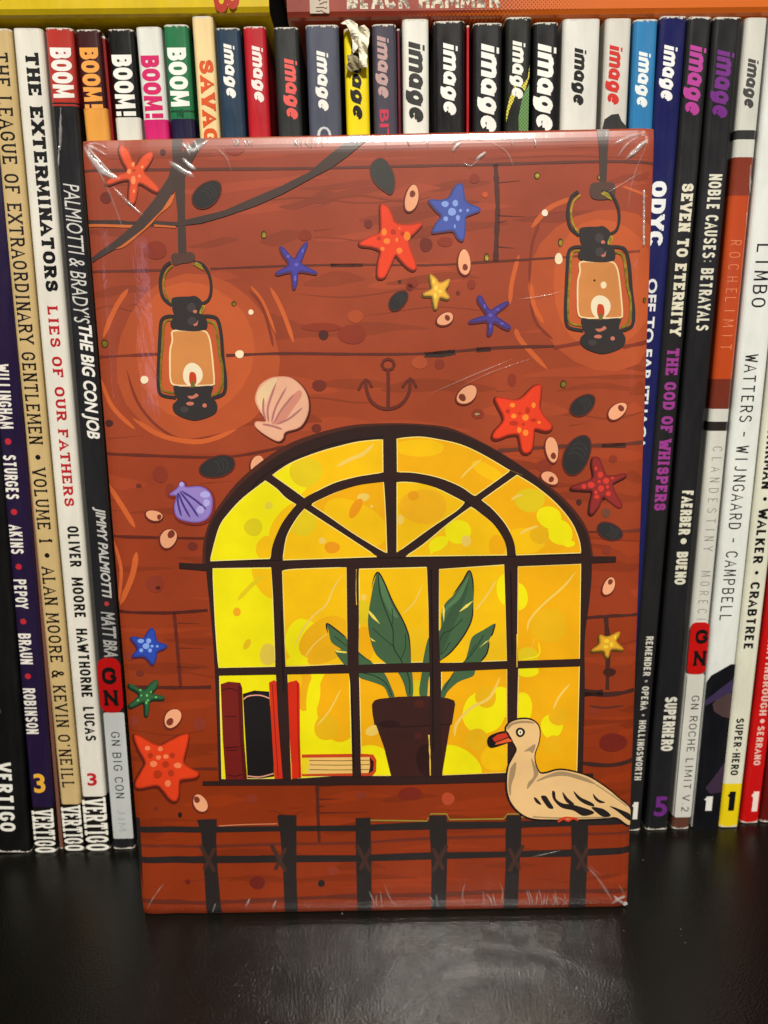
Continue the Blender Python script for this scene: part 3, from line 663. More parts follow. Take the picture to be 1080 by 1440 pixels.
def orange_mat():
    m, nt, bb = base_mat('halftone_cover', lin((206, 92, 28)), .36)
    tc = N(nt, 'ShaderNodeTexCoord'); sp = N(nt, 'ShaderNodeSeparateXYZ'); nt.links.new(tc.outputs['Object'], sp.inputs[0])
    mp = N(nt, 'ShaderNodeMapping'); mp.inputs['Rotation'].default_value = (0, .785, 0); nt.links.new(tc.outputs['Object'], mp.inputs[0])
    vo = N(nt, 'ShaderNodeTexVoronoi'); vo.inputs['Scale'].default_value = 1250; vo.inputs['Randomness'].default_value = .05
    nt.links.new(mp.outputs[0], vo.inputs[0])
    g = N(nt, 'ShaderNodeMapRange'); g.inputs[1].default_value = -.062; g.inputs[2].default_value = .0; g.inputs[3].default_value = .75; g.inputs[4].default_value = .0
    nt.links.new(sp.outputs[0], g.inputs[0])
    lt = N(nt, 'ShaderNodeMath', operation='LESS_THAN'); nt.links.new(vo.outputs[0], lt.inputs[0]); nt.links.new(g.outputs[0], lt.inputs[1])
    nz = noise(nt, 45, 5, .7); r = ramp(nt, nz.outputs[0], .35, .7, (*lin((118, 42, 30)), 1), (*lin((150, 60, 40)), 1))
    o = mixcol(nt, lt.outputs[0], (*lin((192, 92, 14)), 1), r.outputs[0])
    nt.links.new(o, bb.inputs['Base Color']); bb.inputs['Coat Weight'].default_value = .3; bb.inputs['Coat Roughness'].default_value = .1
    return m
root, a, b2, yf, hw = lying('orange red book lying flat at the top right, pale title on its spine', 404, 1330, 21, .026, orange_mat(), .165)
flat_text(root, hw, yf, a, stroke_text('BLACK HAMMER', .15, 0, .74, .24), 488, 704, -16, 13, (206, 198, 178), 'title_lettering', shade=(120, 104, 92))
P0 = Vector((0, yf, 0)); A = hit(436, 19, P0, NY); B = hit(462, -14, P0, NY)
def lb(x, z): return (x-root.location.x, -.00003, z-root.location.z)
mesh_obj('publisher_emblem', [lb(A.x, A.z), lb(B.x, A.z), lb(B.x, B.z), lb(A.x, B.z)], [(0, 1, 2, 3)], ink((188, 176, 158)), root)
rn = random.Random(3); V, F, Lr = [], [], 0
for k in range(7):
    pts = [(A.x+.0009+rn.random()*(B.x-A.x-.002), A.z+.0006+k*.00085)]
    for i in range(4): pts.append((min(B.x-.0006, pts[-1][0]+rn.uniform(.0004, .0011)), pts[-1][1]+rn.uniform(-.0005, .0006)))
    v2, f2 = ribbon(pts, .00014); o_ = len(V)
    V += [(x-root.location.x, -.00005-k*2e-6, z-root.location.z) for x, z in v2]; F += [tuple(i+o_ for i in q) for q in f2]
mesh_obj('emblem_drawing', V, F, ink((96, 52, 44)), root)
#ARTWORK
# ================================================================== the wrapped book
CW, CH = .14906117, .22420938; LEAN, CYAW = .05339253, -.03051306
C0 = Vector((-.07423302, -.03325624, .0004))
book = empty('wrapped_book', C0, (0, 0, 0), 'shrink wrapped hardback with a seaside window scene, standing in front of the row', 'book')
ux = Vector((math.cos(CYAW), math.sin(CYAW), 0)); un = Vector((-math.sin(CYAW), math.cos(CYAW), 0))
uz = Vector((0, 0, 1))*math.cos(LEAN)+un*math.sin(LEAN); ny = uz.cross(ux)
book.matrix_world = Matrix(((ux.x, ny.x, uz.x, C0.x), (ux.y, ny.y, uz.y, C0.y), (ux.z, ny.z, uz.z, C0.z), (0, 0, 0, 1)))
def uv(px, py):
    P = hit(px, py, C0, ny)-C0; return P.dot(ux), P.dot(uz)
TH = .0205
def recess0(u, v):
    d = CH-v; y = 0
    if d < .0048: y += .00085*(1-max(d, 0)/.0048)**2
    if v < .004: y += .0009*(1-max(v, 0)/.004)**2
    d = CW-u
    if d < .0045: y += .0010*(1-max(d, 0)/.0045)**2
    if u < .003: y += .0008*(1-max(u, 0)/.003)**2
    if .005 < u < .017: y += .00022*(.5-.5*math.cos((u-.005)/.012*2*math.pi))
    return y
UC = [0, .0004, .0009, .0016, .003, .005, .0065, .008, .0095, .011, .0125, .014, .0155, .017, CW-.0045, CW-.0034, CW-.0025, CW-.0017, CW-.0009, CW-.0003, CW]
VC = [0, .0004, .0009, .0016, .0026, .004, CH-.0048, CH-.0044, CH-.0038, CH-.0029, CH-.002, CH-.0012, CH-.0006, CH]
def recess(u, v):
    """straight between the cut lines, so that every printed layer follows the board exactly"""
    def pl(x, cuts, fn):
        x = min(max(x, cuts[0]), cuts[-1])
        for a_, b_ in zip(cuts, cuts[1:]):
            if x <= b_: t = (x-a_)/(b_-a_); return fn(a_)*(1-t)+fn(b_)*t
        return fn(x)
    return pl(u, UC, lambda q: recess0(q, CH/2))+pl(v, VC, lambda q: recess0(CW/2, q))
BROWN = (146, 62, 38)
ug = sorted(set(UC+[.017+.0142*i for i in range(1, 9)])); vg = sorted(set(VC+[.004+.0142*i for i in range(1, 15)]))
V = [(u, recess(u, v), v) for v in vg for u in ug]; n = len(ug); F = [(j*n+i, j*n+i+1, (j+1)*n+i+1, (j+1)*n+i) for j in range(len(vg)-1) for i in range(n-1)]
o_ = len(V); V += [(0, .0028, 0), (CW, .0028, 0), (CW, .0028, CH), (0, .0028, CH)]
m_ = len(vg)-1
F += [tuple([i for i in range(n-1, -1, -1)]+[o_, o_+1]), tuple([m_*n+i for i in range(n)]+[o_+2, o_+3]),
      tuple([j*n for j in range(m_+1)]+[o_+3, o_]), tuple([j*n+n-1 for j in range(m_, -1, -1)]+[o_+1, o_+2]), (o_+3, o_+2, o_+1, o_)]
fb = mesh_obj('front_board', V, F, print_mat(BROWN), book); fb.data.polygons.foreach_set('use_smooth', [len(p.vertices) == 4 for p in fb.data.polygons])
v, f = box_geo(0, CW, TH-.0025, TH, 0, CH); mesh_obj('back_board', v, f, print_mat(BROWN), book)
# rounded spine on the left
V, F = [], []
for k in range(11):
    t = math.pi*k/10; V += [(.0018-.0022*math.sin(t), .0028+(TH-.0053)*(.5-.5*math.cos(t)), z) for z in (0, CH)]
for k in range(10): F.append((2*k, 2*k+1, 2*k+3, 2*k+2))
mesh_obj('spine_board', V, F, print_mat(BROWN), book, smooth=True)
v, f = box_geo(.003, CW-.003, .003, TH-.0027, .003, CH-.003); mesh_obj('page_block', v, f, paper_mat(), book)

FR = {'P': (0, 0, 1), 'ST': (110, 180, 7.2), 'Z4': (100, 170, 2.571), 'Z5': (480, 180, 2.4), 'Z6': (100, 460, 2.571), 'Z7': (500, 460, 2.512),
      'S3': (480, 220, 4.32), 'S4': (660, 520, 4.5), 'L3': (0, 840, 3.6), 'R3': (820, 840, 3.79), 'LA': (200, 350, 5.76), 'LB': (780, 240, 5.333),
      'W6': (280, 590, 3.857), 'W7': (540, 590, 3.273), 'WB': (280, 780, 3.857), 'WP': (440, 780, 4.0), 'WR': (520, 780, 2.7), 'WL': (150, 780, 2.769),
      'B3': (180, 1080, 3.0), 'B4': (540, 1080, 3.0), 'GU': (640, 980, 3.857), 'L5': (0, 500, 3.6), 'R7': (820, 180, 3.79)}
def catmull(P, k=4):
    out = []; n = len(P)
    for i in range(n):
        p0, p1, p2, p3 = P[i-1], P[i], P[(i+1) % n], P[(i+2) % n]
        for j in range(k):
            t = j/k; out.append(tuple(.5*((2*p1[a])+(-p0[a]+p2[a])*t+(2*p0[a]-5*p1[a]+4*p2[a]-p3[a])*t*t+(-p0[a]+3*p1[a]-3*p2[a]+p3[a])*t**3) for a in (0, 1)))
    return out
def catopen(P, k=5):
    Q = [P[0]]+list(P)+[P[-1]]; out = []
    for i in range(1, len(Q)-2):
        p0, p1, p2, p3 = Q[i-1:i+3]
        for j in range(k):
            t = j/k; out.append(tuple(.5*((2*p1[a])+(-p0[a]+p2[a])*t+(2*p0[a]-5*p1[a]+4*p2[a]-p3[a])*t*t+(-p0[a]+3*p1[a]-3*p2[a]+p3[a])*t**3) for a in (0, 1)))
    return out+[P[-1]]
def offset_poly(P, d):
    A = sum(P[i-1][0]*P[i][1]-P[i][0]*P[i-1][1] for i in range(len(P))); sg = 1 if A > 0 else -1; out = []
    n = len(P)
    for i in range(n):
        a, b_ = P[i-1], P[(i+1) % n]; dx, dy = b_[0]-a[0], b_[1]-a[1]; L = math.hypot(dx, dy) or 1
        out.append((P[i][0]+sg*dy/L*d, P[i][1]-sg*dx/L*d))
    return out
LV_ = {1: 1, 1.5: 2, 2: 3, 3: 4, 4: 5, 5: 6, 6: 7, 7: 8, 8: 9, 18: 10, 20: 7, 26: 8, 36: 17, 40: 12, 41: 14, 60: 15.5}
def autosmooth(P, lim=34, k=4):
    n = len(P); cor = []
    for i in range(n):
        a, b_, c = P[i-1], P[i], P[(i+1) % n]
        t = math.degrees(abs((math.atan2(c[1]-b_[1], c[0]-b_[0])-math.atan2(b_[1]-a[1], b_[0]-a[0])+math.pi) % (2*math.pi)-math.pi))
        if t > lim: cor.append(i)
    if not cor: return catmull(P, k)
    out = []
    for q, i in enumerate(cor):
        j = cor[(q+1) % len(cor)]; j = j if j > i else j+n
        seg = [P[m % n] for m in range(i, j+1)]
        out += (catopen(seg, k) if len(seg) > 2 else seg)[:-1]
    return out
class Art:
    """one printed motif; shapes are given on the photo grid and traced back onto the cover"""
    def __init__(s, name, level, fr='P', label=None, parent=None, aff=None):
        s.name, s.level, s.fr, s.label, s.parent, s.aff = name, level, fr, label, parent or book, aff; s.sh = []
    def c(s, p, fr=None):
        x, y = p
        if s.aff: x, y = s.aff(x, y)
        ox, oy, k = FR[fr or s.fr]; return (ox+x/k, oy+y/k)
    def poly(s, col, pts, smooth=True, fr=None, grow=0, shift=(0, 0)):
        P = [s.c(p, fr) for p in pts]
        if smooth == 'auto': P = autosmooth(P)
        elif smooth: P = catmull(P)
        if grow: P = offset_poly(P, grow)
        s.sh.append(('p', col, [(x+shift[0], y+shift[1]) for x, y in P])); return s
    def ell(s, col, cx, cy, rx, ry, rot=0, fr=None, shift=(0, 0)):
        k = FR[fr or s.fr][2]; cx, cy = s.c((cx, cy), fr); rx /= k; ry /= k; a = math.radians(rot); P = []
        for i in range(22):
            t = 6.28319*i/22; q = 1+.03*math.sin(3*t+cx); x, y = rx*math.cos(t)*q, ry*math.sin(t)*q
            P.append((cx+x*math.cos(a)-y*math.sin(a)+shift[0], cy+x*math.sin(a)+y*math.cos(a)+shift[1]))
        s.sh.append(('p', col, P)); return s
    def line(s, col, pts, wd, fr=None, smooth=True, taper=0, rag=0):
        """wd in photo pixels (full width)"""
        P = [s.c(p, fr) for p in pts]
        if smooth and len(P) > 2: P = catopen(P)
        elif rag:
            Q = []; m = max(3, int(math.dist(P[0], P[-1])/14))
            for i in range(len(P)-1):
                for j in range(m): Q.append((P[i][0]+(P[i+1][0]-P[i][0])*j/m, P[i][1]+(P[i+1][1]-P[i][1])*j/m))
            P = Q+[P[-1]]
        n = len(P); W = []
        for i in range(n):
            t = i/(n-1); q = 1
            if taper == 1: q = min(1, 4*t*(1-t)*1.6+.08)
            if taper == 2: q = max(.1, 1-t)
            W.append(wd/2*q*(1+rag*RN.uniform(-1, 1)))
        s.sh.append(('l', col, ribbon(P, W))); return s
    def build(s):
        mats, mi, V, F, M = [], {}, [], [], []; bm = bmesh.new(); lo = LV_[s.level]*.00003
        for k, (t, col, d) in enumerate(s.sh):
            if col not in mi: mi[col] = len(mats); mats.append(gold_mat() if col == 'gold' else print_mat(col))
            if t == 'p':
                P = [uv(*p) for p in d]; tr = tessellate_polygon([[Vector((a, b_, 0)) for a, b_ in P]])
            else:
                P = [uv(*p) for p in d[0]]; tr = [x for q in d[1] for x in ((q[0], q[1], q[2]), (q[0], q[2], q[3]))]
            P = [(min(max(a, .0001), CW-.0001), min(max(b_, .0001), CH-.0001)) for a, b_ in P]
            y = -(lo+k*.0000009)
            vs = [bm.verts.new((a, y, b_)) for a, b_ in P]
            for q in tr:
                a, b_, c_ = (P[i] for i in q)
                ar = (b_[0]-a[0])*(c_[1]-a[1])-(c_[0]-a[0])*(b_[1]-a[1])
                if abs(ar) < 1e-13: continue
                q = q if ar > 0 else (q[0], q[2], q[1])
                try: fc = bm.faces.new([vs[i] for i in q]); fc.material_index = mi[col]
                except ValueError: pass
        us = [v_.co.x for v_ in bm.verts]; zs = [v_.co.z for v_ in bm.verts]
        for cu_, ax in ((UC, 0), (VC, 2)):
            lo_, hi_ = (min(us), max(us)) if ax == 0 else (min(zs), max(zs))
            for c_ in cu_:
                if lo_+1e-6 < c_ < hi_-1e-6:
                    co = (c_, 0, 0) if ax == 0 else (0, 0, c_); no = (1, 0, 0) if ax == 0 else (0, 0, 1)
                    bmesh.ops.bisect_plane(bm, geom=bm.verts[:]+bm.edges[:]+bm.faces[:], plane_co=co, plane_no=no, dist=1e-7)
        for v_ in bm.verts: v_.co.y += recess(v_.co.x, v_.co.z)
        me = bpy.data.meshes.new(s.name); bm.to_mesh(me); bm.free()
        for m in mats: me.materials.append(m)
        o = bpy.data.objects.new(s.name, me); COL.objects.link(o); o.parent = s.parent
        if s.label: o['label'] = s.label
        return o
RN = random.Random(11)
SEAM = (92, 42, 30)
# --- planks: seams are (y at x=200, y at x=900)
rows = [(186, 182), (236, 229), (378, 354), (500, 479), (639, 622), (756, 745), (861, 866), (968, 973), (1084, 1072), (1189, 1177), (1266, 1252), (1300, 1290)]
tones = [(148, 65, 44), (152, 66, 43), (154, 66, 39), (155, 65, 35), (151, 60, 30), (147, 56, 25), (144, 53, 19), (140, 49, 13), (137, 47, 9), (138, 48, 13), (140, 50, 18)]  # upper tones dulled for film haze, lower ones darkened for light falloff
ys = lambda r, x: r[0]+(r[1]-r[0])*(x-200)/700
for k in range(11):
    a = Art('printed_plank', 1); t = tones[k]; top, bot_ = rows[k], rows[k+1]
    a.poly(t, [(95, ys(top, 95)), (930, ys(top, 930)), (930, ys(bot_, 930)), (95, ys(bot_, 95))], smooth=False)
    hgt = bot_[0]-top[0]
    def pt(x, f_): return (x, ys(top, x)+f_*(ys(bot_, x)-ys(top, x)))
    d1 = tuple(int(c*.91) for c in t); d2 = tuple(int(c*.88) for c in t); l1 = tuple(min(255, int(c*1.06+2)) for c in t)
    for j in range(int(8+hgt/9)):       # broad soft grain patches
        x = RN.uniform(110, 900); L = RN.uniform(60, 190); f0 = RN.uniform(.12, .85); th = RN.uniform(.04, .10)
        x1 = min(x+L, 915); xs_ = [x+(x1-x)*i/4 for i in range(5)]
        up = [pt(q, f0-th*math.sin(3.14*i/4)*RN.uniform(.6, 1.2)+.03*math.sin(i+k)) for i, q in enumerate(xs_)]; dn = [pt(q, f0+th*math.sin(3.14*i/4)*RN.uniform(.4, 1)+.03*math.sin(i+k)) for i, q in enumerate(xs_)][1:-1][::-1]
        a.poly(d1 if j % 3 else l1, up+dn)
    for j in range(int(2+hgt/60)):       # grain lines
        x = RN.uniform(110, 850); L = RN.uniform(50, 230); f0 = RN.uniform(.1, .9); ph = RN.uniform(0, 6)
        a.line(d2, [pt(min(x+L*i/6, 918), f0+.035*math.sin(ph+i*1.1)) for i in range(7)], RN.uniform(1.2, 2.6), taper=1)
    for j in range(3):                    # short ticks at the plank ends
        f0 = RN.uniform(.15, .85); x = RN.choice((150, 800)) if RN.random() < .7 else RN.uniform(250, 760)
        a.line(d2, [pt(x, f0), pt(x+RN.uniform(20, 60), f0+RN.uniform(-.03, .03))], 2, taper=2)
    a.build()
class _S:
    def __init__(s, name, lev): s.name, s.lev = name, lev
    def line(s, *q, **k): b_ = Art(s.name, s.lev); b_.line(*q, **k); b_.build()
    def ell(s, *q, **k): b_ = Art(s.name, s.lev); b_.ell(*q, **k); b_.build()
    def build(s): pass
a = _S('printed_seam', 2)
def seam(pts, wd, col=SEAM, sm=True): a.line(col, pts, wd, smooth=sm, rag=.25)
seam([(112, 240), (180, 239), (300, 238), (420, 237), (560, 234), (700, 231), (850, 227), (925, 229)], 4, (96, 52, 44))
seam([(120, 312), (170, 313), (215, 315), (262, 314)], 6, (66, 50, 46))
seam([(125, 382), (235, 380)], 4, (104, 50, 40)); seam([(296, 378), (400, 374), (500, 372), (600, 373), (690, 368), (790, 362)], 3, (98, 46, 36)); seam([(465, 373), (510, 373)], 4.5, (70, 40, 36)); seam([(790, 362), (900, 353)], 3.5, (136, 58, 38))
seam([(138, 502), (222, 498)], 4, (120, 48, 36)); seam([(318, 500), (400, 497), (500, 498), (600, 497), (700, 489), (779, 487)], 4, (92, 44, 36)); seam([(597, 499), (618, 498), (640, 495)], 8, (58, 46, 44)); seam([(670, 492), (690, 491)], 6, (60, 46, 44))
seam([(779, 489), (818, 482)], 6, (128, 52, 34)); seam([(876, 488), (917, 480)], 6, (128, 52, 34))
seam([(148, 638), (285, 643), (340, 640), (400, 628)], 4, (100, 40, 28)); seam([(700, 634), (740, 631), (800, 627), (850, 626), (907, 622)], 5, (96, 50, 40)); seam([(846, 627), (880, 626)], 6, (72, 44, 38))
seam([(156, 754), (220, 756), (292, 757)], 4, (92, 34, 24)); seam([(828, 748), (850, 747)], 3); seam([(868, 747), (905, 746)], 4, (110, 50, 36))
seam([(166, 860), (230, 862), (292, 858)], 4, (78, 30, 24)); seam([(820, 869), (860, 866), (897, 865)], 4, (72, 36, 30))
seam([(178, 966), (240, 967), (297, 966)], 5, (80, 32, 24)); seam([(822, 976), (860, 976), (893, 971)], 6, (66, 34, 30)); seam([(822, 974), (848, 974)], 10, (56, 32, 30))
seam([(262, 1081), (306, 1081)], 4, (96, 38, 26)); seam([(818, 1073), (856, 1076), (893, 1070)], 6, (60, 34, 30))
seam([(197, 1189), (290, 1190), (380, 1187), (500, 1185), (600, 1179), (740, 1175), (885, 1171)], 4, (104, 42, 28)); seam([(200, 1267), (290, 1269), (400, 1264), (500, 1260), (610, 1258), (720, 1253), (884, 1253)], 6, (100, 40, 26))
seam([(697, 231), (700, 290), (697, 368)], 7, (80, 44, 38), False)
for p, q in (((700, 257), (732, 254)), ((700, 303), (740, 305)), ((700, 313), (714, 310)), ((700, 347), (724, 349))): a.line((100, 50, 42), [p, q], 2, taper=2)
seam([(245, 862), (249, 905), (254, 966)], 5, (96, 36, 26), False); seam([(446, 1102), (447, 1140), (449, 1184)], 5, (84, 34, 24), False)
for y0, x1 in ((876, 282), (911, 288), (938, 296)): a.line((108, 42, 28), [(250, y0), (x1, y0+1)], 2, taper=2)
for y0, x1 in ((1124, 482), (1134, 458), (1143, 518), (1105, 490)): a.line((92, 34, 24), [(449, y0), (x1, y0-1)], 2.5, taper=2)
seam([(852, 868), (855, 905)], 7, (66, 36, 32)); seam([(855, 905), (854, 970)], 6, (72, 36, 30))
a.line((92, 42, 30), [(828, 992), (850, 995), (878, 992)], 3, taper=1); a.line((92, 42, 30), [(824, 1032), (848, 1027)], 3, taper=1)
a.build()
a = _S('printed_knot', 3)
K1, K2, K3 = (112, 44, 34), (136, 52, 34), (76, 38, 34)
for x, y, rx, ry, c in [(149, 278, 8, 8, K1), (219, 352, 16, 13, K2), (229, 214, 4, 5, K3), (455, 471, 7, 7, K3), (429, 331, 9, 8, K2), (449, 542, 10, 8, K1), (445, 602, 7, 6, K1), (153, 595, 6, 5, K3), (225, 667, 11, 12, K2), (195, 683, 4, 3, K1), (271, 768, 7, 6, K1),
    (518, 315, 6, 6, K1), (599, 344, 9, 10, K1), (626, 340, 11, 7, K2), (667, 251, 7, 7, K2), (682, 274, 4, 4, (196, 84, 44)), (562, 396, 2.5, 2.5, K3), (580, 398, 8, 7, K2), (576, 404, 5, 5, K1), (663, 400, 6, 7, K2), (644, 412, 3, 3, K1),
    (218, 821, 13, 12, K2), (222, 827, 3.5, 3, K3), (197, 947, 5.5, 4, K1), (182, 923, 8, 6, K2), (281, 1018, 9, 9, K2), (188, 1014, 8, 8, K2), (362, 1241, 11, 9, (104, 30, 22)), (264, 1240, 4, 3.5, (104, 30, 22)), (452, 1242, 5, 5, (40, 30, 26)), (468, 1224, 8, 7, K2), (354, 1123, 9, 6, K2), (253, 1146, 3, 4, (32, 22, 22)), (219, 1137, 3, 3, K1), (508, 1118, 8, 5, K2),
    (720, 534, 6, 9, K2), (765, 655, 11, 9, K2), (814, 706, 4, 4.5, K3), (852, 721, 6.5, 6.5, (112, 66, 50)), (853, 774, 6, 5, K2), (862, 645, 6, 5, K2), (672, 582, 9, 7, K2), (671, 582, 3.2, 2.8, (232, 200, 150)), (577, 1116, 17, 9, (118, 34, 20)), (630, 1123, 9, 9, (176, 70, 38)), (862, 1044, 20, 13, (112, 32, 22)), (857, 945, 9, 6, (66, 30, 26)),
    (495, 470, 20, 14, K2), (500, 445, 11, 9, (172, 76, 42)), (330, 210, 14, 8, K2), (590, 510, 11, 9, (172, 78, 44)), (618, 512, 7, 7, K2), (452, 460, 28, 6, K2), (240, 690, 8, 10, K2), (835, 1000, 7, 4, K2)]:
    a.ell(c, x, y, rx, ry)
a.build()
# --- glow rings round the lanterns
a = Art('printed_lantern_glow', 1.5, label='pale orange glow rings printed round the left lantern')
H1, H2, HO, HD = (176, 79, 41), (190, 88, 45), (200, 94, 44), (130, 52, 32)
a.ell(H1, 277, 504, 115, 117); a.ell(H2, 272, 492, 84, 96)
a.line(HD, [(178, 520), (193, 565), (222, 600), (262, 619), (318, 608)], 4, taper=1); a.line(HO, [(186, 588), (228, 613), (283, 621), (333, 604)], 7, taper=1)
a.line(HO, [(380, 404), (393, 428), (404, 455), (413, 482)], 6, taper=1); a.line(HO, [(352, 402), (370, 425), (388, 470)], 4, taper=1); a.line(HD, [(350, 408), (368, 430), (380, 468), (384, 488)], 4, taper=1)
a.line(HO, [(180, 406), (162, 434), (145, 475)], 7, taper=1); a.line(HO, [(140, 532), (158, 572), (190, 604)], 6, taper=1)
a.line(HO, [(150, 680), (172, 712), (190, 742)], 7, taper=1); a.line(HO, [(192, 776), (186, 810), (168, 852)], 8, taper=1); a.line(HO, [(158, 760), (170, 800), (166, 848)], 5, taper=1); a.build()
a = Art('printed_lantern_glow', 1.5, label='pale orange glow rings printed round the right lantern')
a.ell(H1, 852, 406, 108, 114); a.ell(H2, 850, 400, 74, 92)
a.line(HO, [(807, 278), (772, 293), (747, 321)], 7, taper=1); a.line(HO, [(730, 358), (720, 396), (717, 428)], 6, taper=1); a.line(HO, [(747, 398), (751, 430), (765, 455)], 6, taper=1); a.line(HO, [(725, 462), (733, 480), (770, 520)], 7, taper=1)
a.line(HD, [(760, 310), (748, 345), (744, 400)], 4, taper=1); a.line(HD, [(745, 425), (755, 455), (778, 478)], 4, taper=1); a.line((196, 94, 50), [(875, 262), (892, 268), (912, 276)], 4, taper=1); a.build()
# --- ropes
ROPE = (70, 56, 52)
a = Art('printed_rope', 5, 'Z4', 'dark rope holding up the left lantern')
a.poly((200, 104, 50), [(950, 680), (975, 690), (930, 790), (820, 880), (730, 985), (600, 1095), (480, 1195), (400, 1224), (385, 1212), (520, 1110), (640, 1010), (720, 920), (820, 800)], fr='ST')
a.line((200, 104, 50), [(80, 985), (300, 990), (555, 996)], 4, 'ST'); a.line((200, 104, 50), [(770, 985), (990, 1000)], 4, 'ST')
a.poly(ROPE, [(362, 55), (400, 55), (402, 115), (455, 60), (482, 60), (455, 115), (412, 200), (412, 330), (418, 485), (388, 487), (385, 330), (376, 250), (330, 322), (260, 392), (180, 452), (75, 512), (66, 496), (150, 440), (230, 372), (300, 285), (352, 205), (368, 150)], smooth=False)
a.poly((84, 58, 50), [(362, 492), (375, 478), (400, 482), (430, 474), (447, 484), (446, 502), (430, 512), (400, 516), (372, 522)])
a.build()
a = Art('printed_rope', 6, 'Z4', 'long dark rope sagging across the top left')
a.poly(ROPE, [(300, 362), (380, 366), (470, 345), (560, 322), (650, 282), (760, 236), (860, 186), (920, 135), (985, 82), (1005, 50), (1080, 50), (1062, 75), (1000, 128), (945, 168), (860, 213), (770, 262), (668, 308), (560, 345), (470, 371), (380, 381), (300, 374)], smooth=False); a.build()
a = Art('printed_rope', 5, 'Z5', 'dark rope holding up the right lantern')
a.poly(ROPE, [(864, 2), (905, 2), (898, 90), (894, 190), (872, 190), (870, 90)], smooth=False)
a.poly((84, 60, 54), [(265, 115), (300, 90), (420, 88), (450, 110), (450, 200), (400, 216), (310, 218), (268, 190)], fr='LB'); a.build()

# --- lanterns
def lantern(aff, label, extra):
    IR = (48, 44, 44); a = Art('printed_lantern', 7, 'LA', label, aff=aff)
    a.line(IR, [(232, 108), (180, 150), (152, 230), (150, 320), (175, 400), (240, 455)], 4.6); a.line(IR, [(420, 105), (485, 122), (530, 180), (556, 260), (558, 350), (535, 415), (480, 447)], 4)
    a.line('gold', [(248, 135), (195, 188), (175, 260), (182, 340), (210, 400), (238, 436)], 2.6); a.poly('gold', [(410, 125), (440, 106), (480, 128), (505, 180), (455, 152)], smooth=False)
    a.poly((178, 160, 60), [(480, 460), (510, 470), (488, 520), (465, 522)]); a.poly('gold', [(484, 466), (505, 474), (488, 512), (474, 515)])
    a.line(IR, [(275, 547), (200, 548), (156, 585), (145, 700), (136, 880), (130, 1040), (138, 1150), (175, 1188), (275, 1205)], 4.6)
    a.line(IR, [(480, 545), (560, 547), (612, 575), (640, 690), (655, 880), (675, 1050), (668, 1155), (625, 1192), (570, 1205)], 4.8)
    a.line('gold', [(250, 575), (196, 582), (174, 640), (168, 760), (155, 900), (152, 1080), (172, 1145), (262, 1168)], 2.8)
    a.line('gold', [(530, 583), (588, 612), (610, 720), (628, 860), (648, 950), (650, 1080), (620, 1158), (575, 1182)], 3.6)
    gl = [(245, 662), (380, 655), (500, 657), (548, 710), (570, 830), (585, 980), (590, 1070), (570, 1108), (400, 1114), (262, 1108), (226, 1065), (220, 960), (222, 820), (240, 740)]
    a.poly((240, 208, 160), gl); a.poly((205, 134, 72), gl, grow=-2.3)
    a.ell((236, 222, 190), 410, 1018, 80, 94); a.poly((196, 64, 28), [(385, 1012), (400, 996), (432, 1008), (442, 1060), (430, 1100), (395, 1100), (382, 1060)]); a.ell((112, 104, 44), 411, 1102, 17, 34)
    a.poly(IR, [(245, 400), (300, 388), (380, 386), (432, 382), (480, 418), (488, 455), (466, 520), (512, 552), (530, 610), (510, 655), (420, 668), (300, 660), (242, 640), (230, 598), (262, 545), (248, 500), (240, 440)])
    a.poly(IR, [(260, 1108), (330, 1118), (400, 1122), (480, 1112), (570, 1110), (566, 1150), (560, 1190), (600, 1240), (610, 1290), (580, 1340), (480, 1380), (400, 1386), (300, 1352), (254, 1310), (250, 1262), (285, 1220), (262, 1170)])
    PK = (196, 112, 92); G2 = (66, 60, 60)
    a.ell(G2, 400, 475, 36, 38); a.ell(G2, 405, 585, 36, 36); a.ell(G2, 345, 1300, 34, 24)
    a.ell(PK, 430, 508, 17, 14); a.poly(PK, [(414, 612), (440, 600), (456, 576), (448, 620), (425, 627)], smooth=False); a.poly(PK, [(368, 1192), (410, 1190), (440, 1170), (456, 1192), (400, 1216)]); a.ell(PK, 390, 1253, 32, 15); a.ell(PK, 507, 1268, 18, 17)
    for e in extra: a.ell(*e, fr='P') if False else a.sh.append(e)
    a.build()
def spot(col, x, y, rx, ry): 
    return ('p', col, [(x+rx*math.cos(6.2832*i/16), y+ry*math.sin(6.2832*i/16)) for i in range(16)])
lantern(None, 'black oil lantern printed at the upper left, white glow round its flame', [])
k_ = 5.333/5.76
def affB(x, y):   # to LA grid coordinates giving the LB placement
    X, Y = 80+(x-130)*.936, 420+(y-385)*.95
    px, py = 780+X/5.333, 240+Y/5.333; return ((px-200)*5.76, (py-350)*5.76)
lantern(affB, 'black oil lantern printed at the upper right', [spot((240, 222, 182), 848.4, 401, 4.2, 5), spot((60, 40, 20), 835.6, 394.5, 1.6, 1.6)])
for x, y, rx, ry, c in [(337, 498, 6, 5.6, (240, 222, 186)), (203, 534, 5.6, 5.6, (240, 222, 186)), (353, 439, 3.6, 3.8, (240, 222, 190)), (766, 299.5, 4.4, 4.8, (240, 226, 206)), (785.5, 364, 5.4, 8, (240, 218, 180))]:
    Art('printed_spark', 4).ell(c, x, y, rx, ry).build()
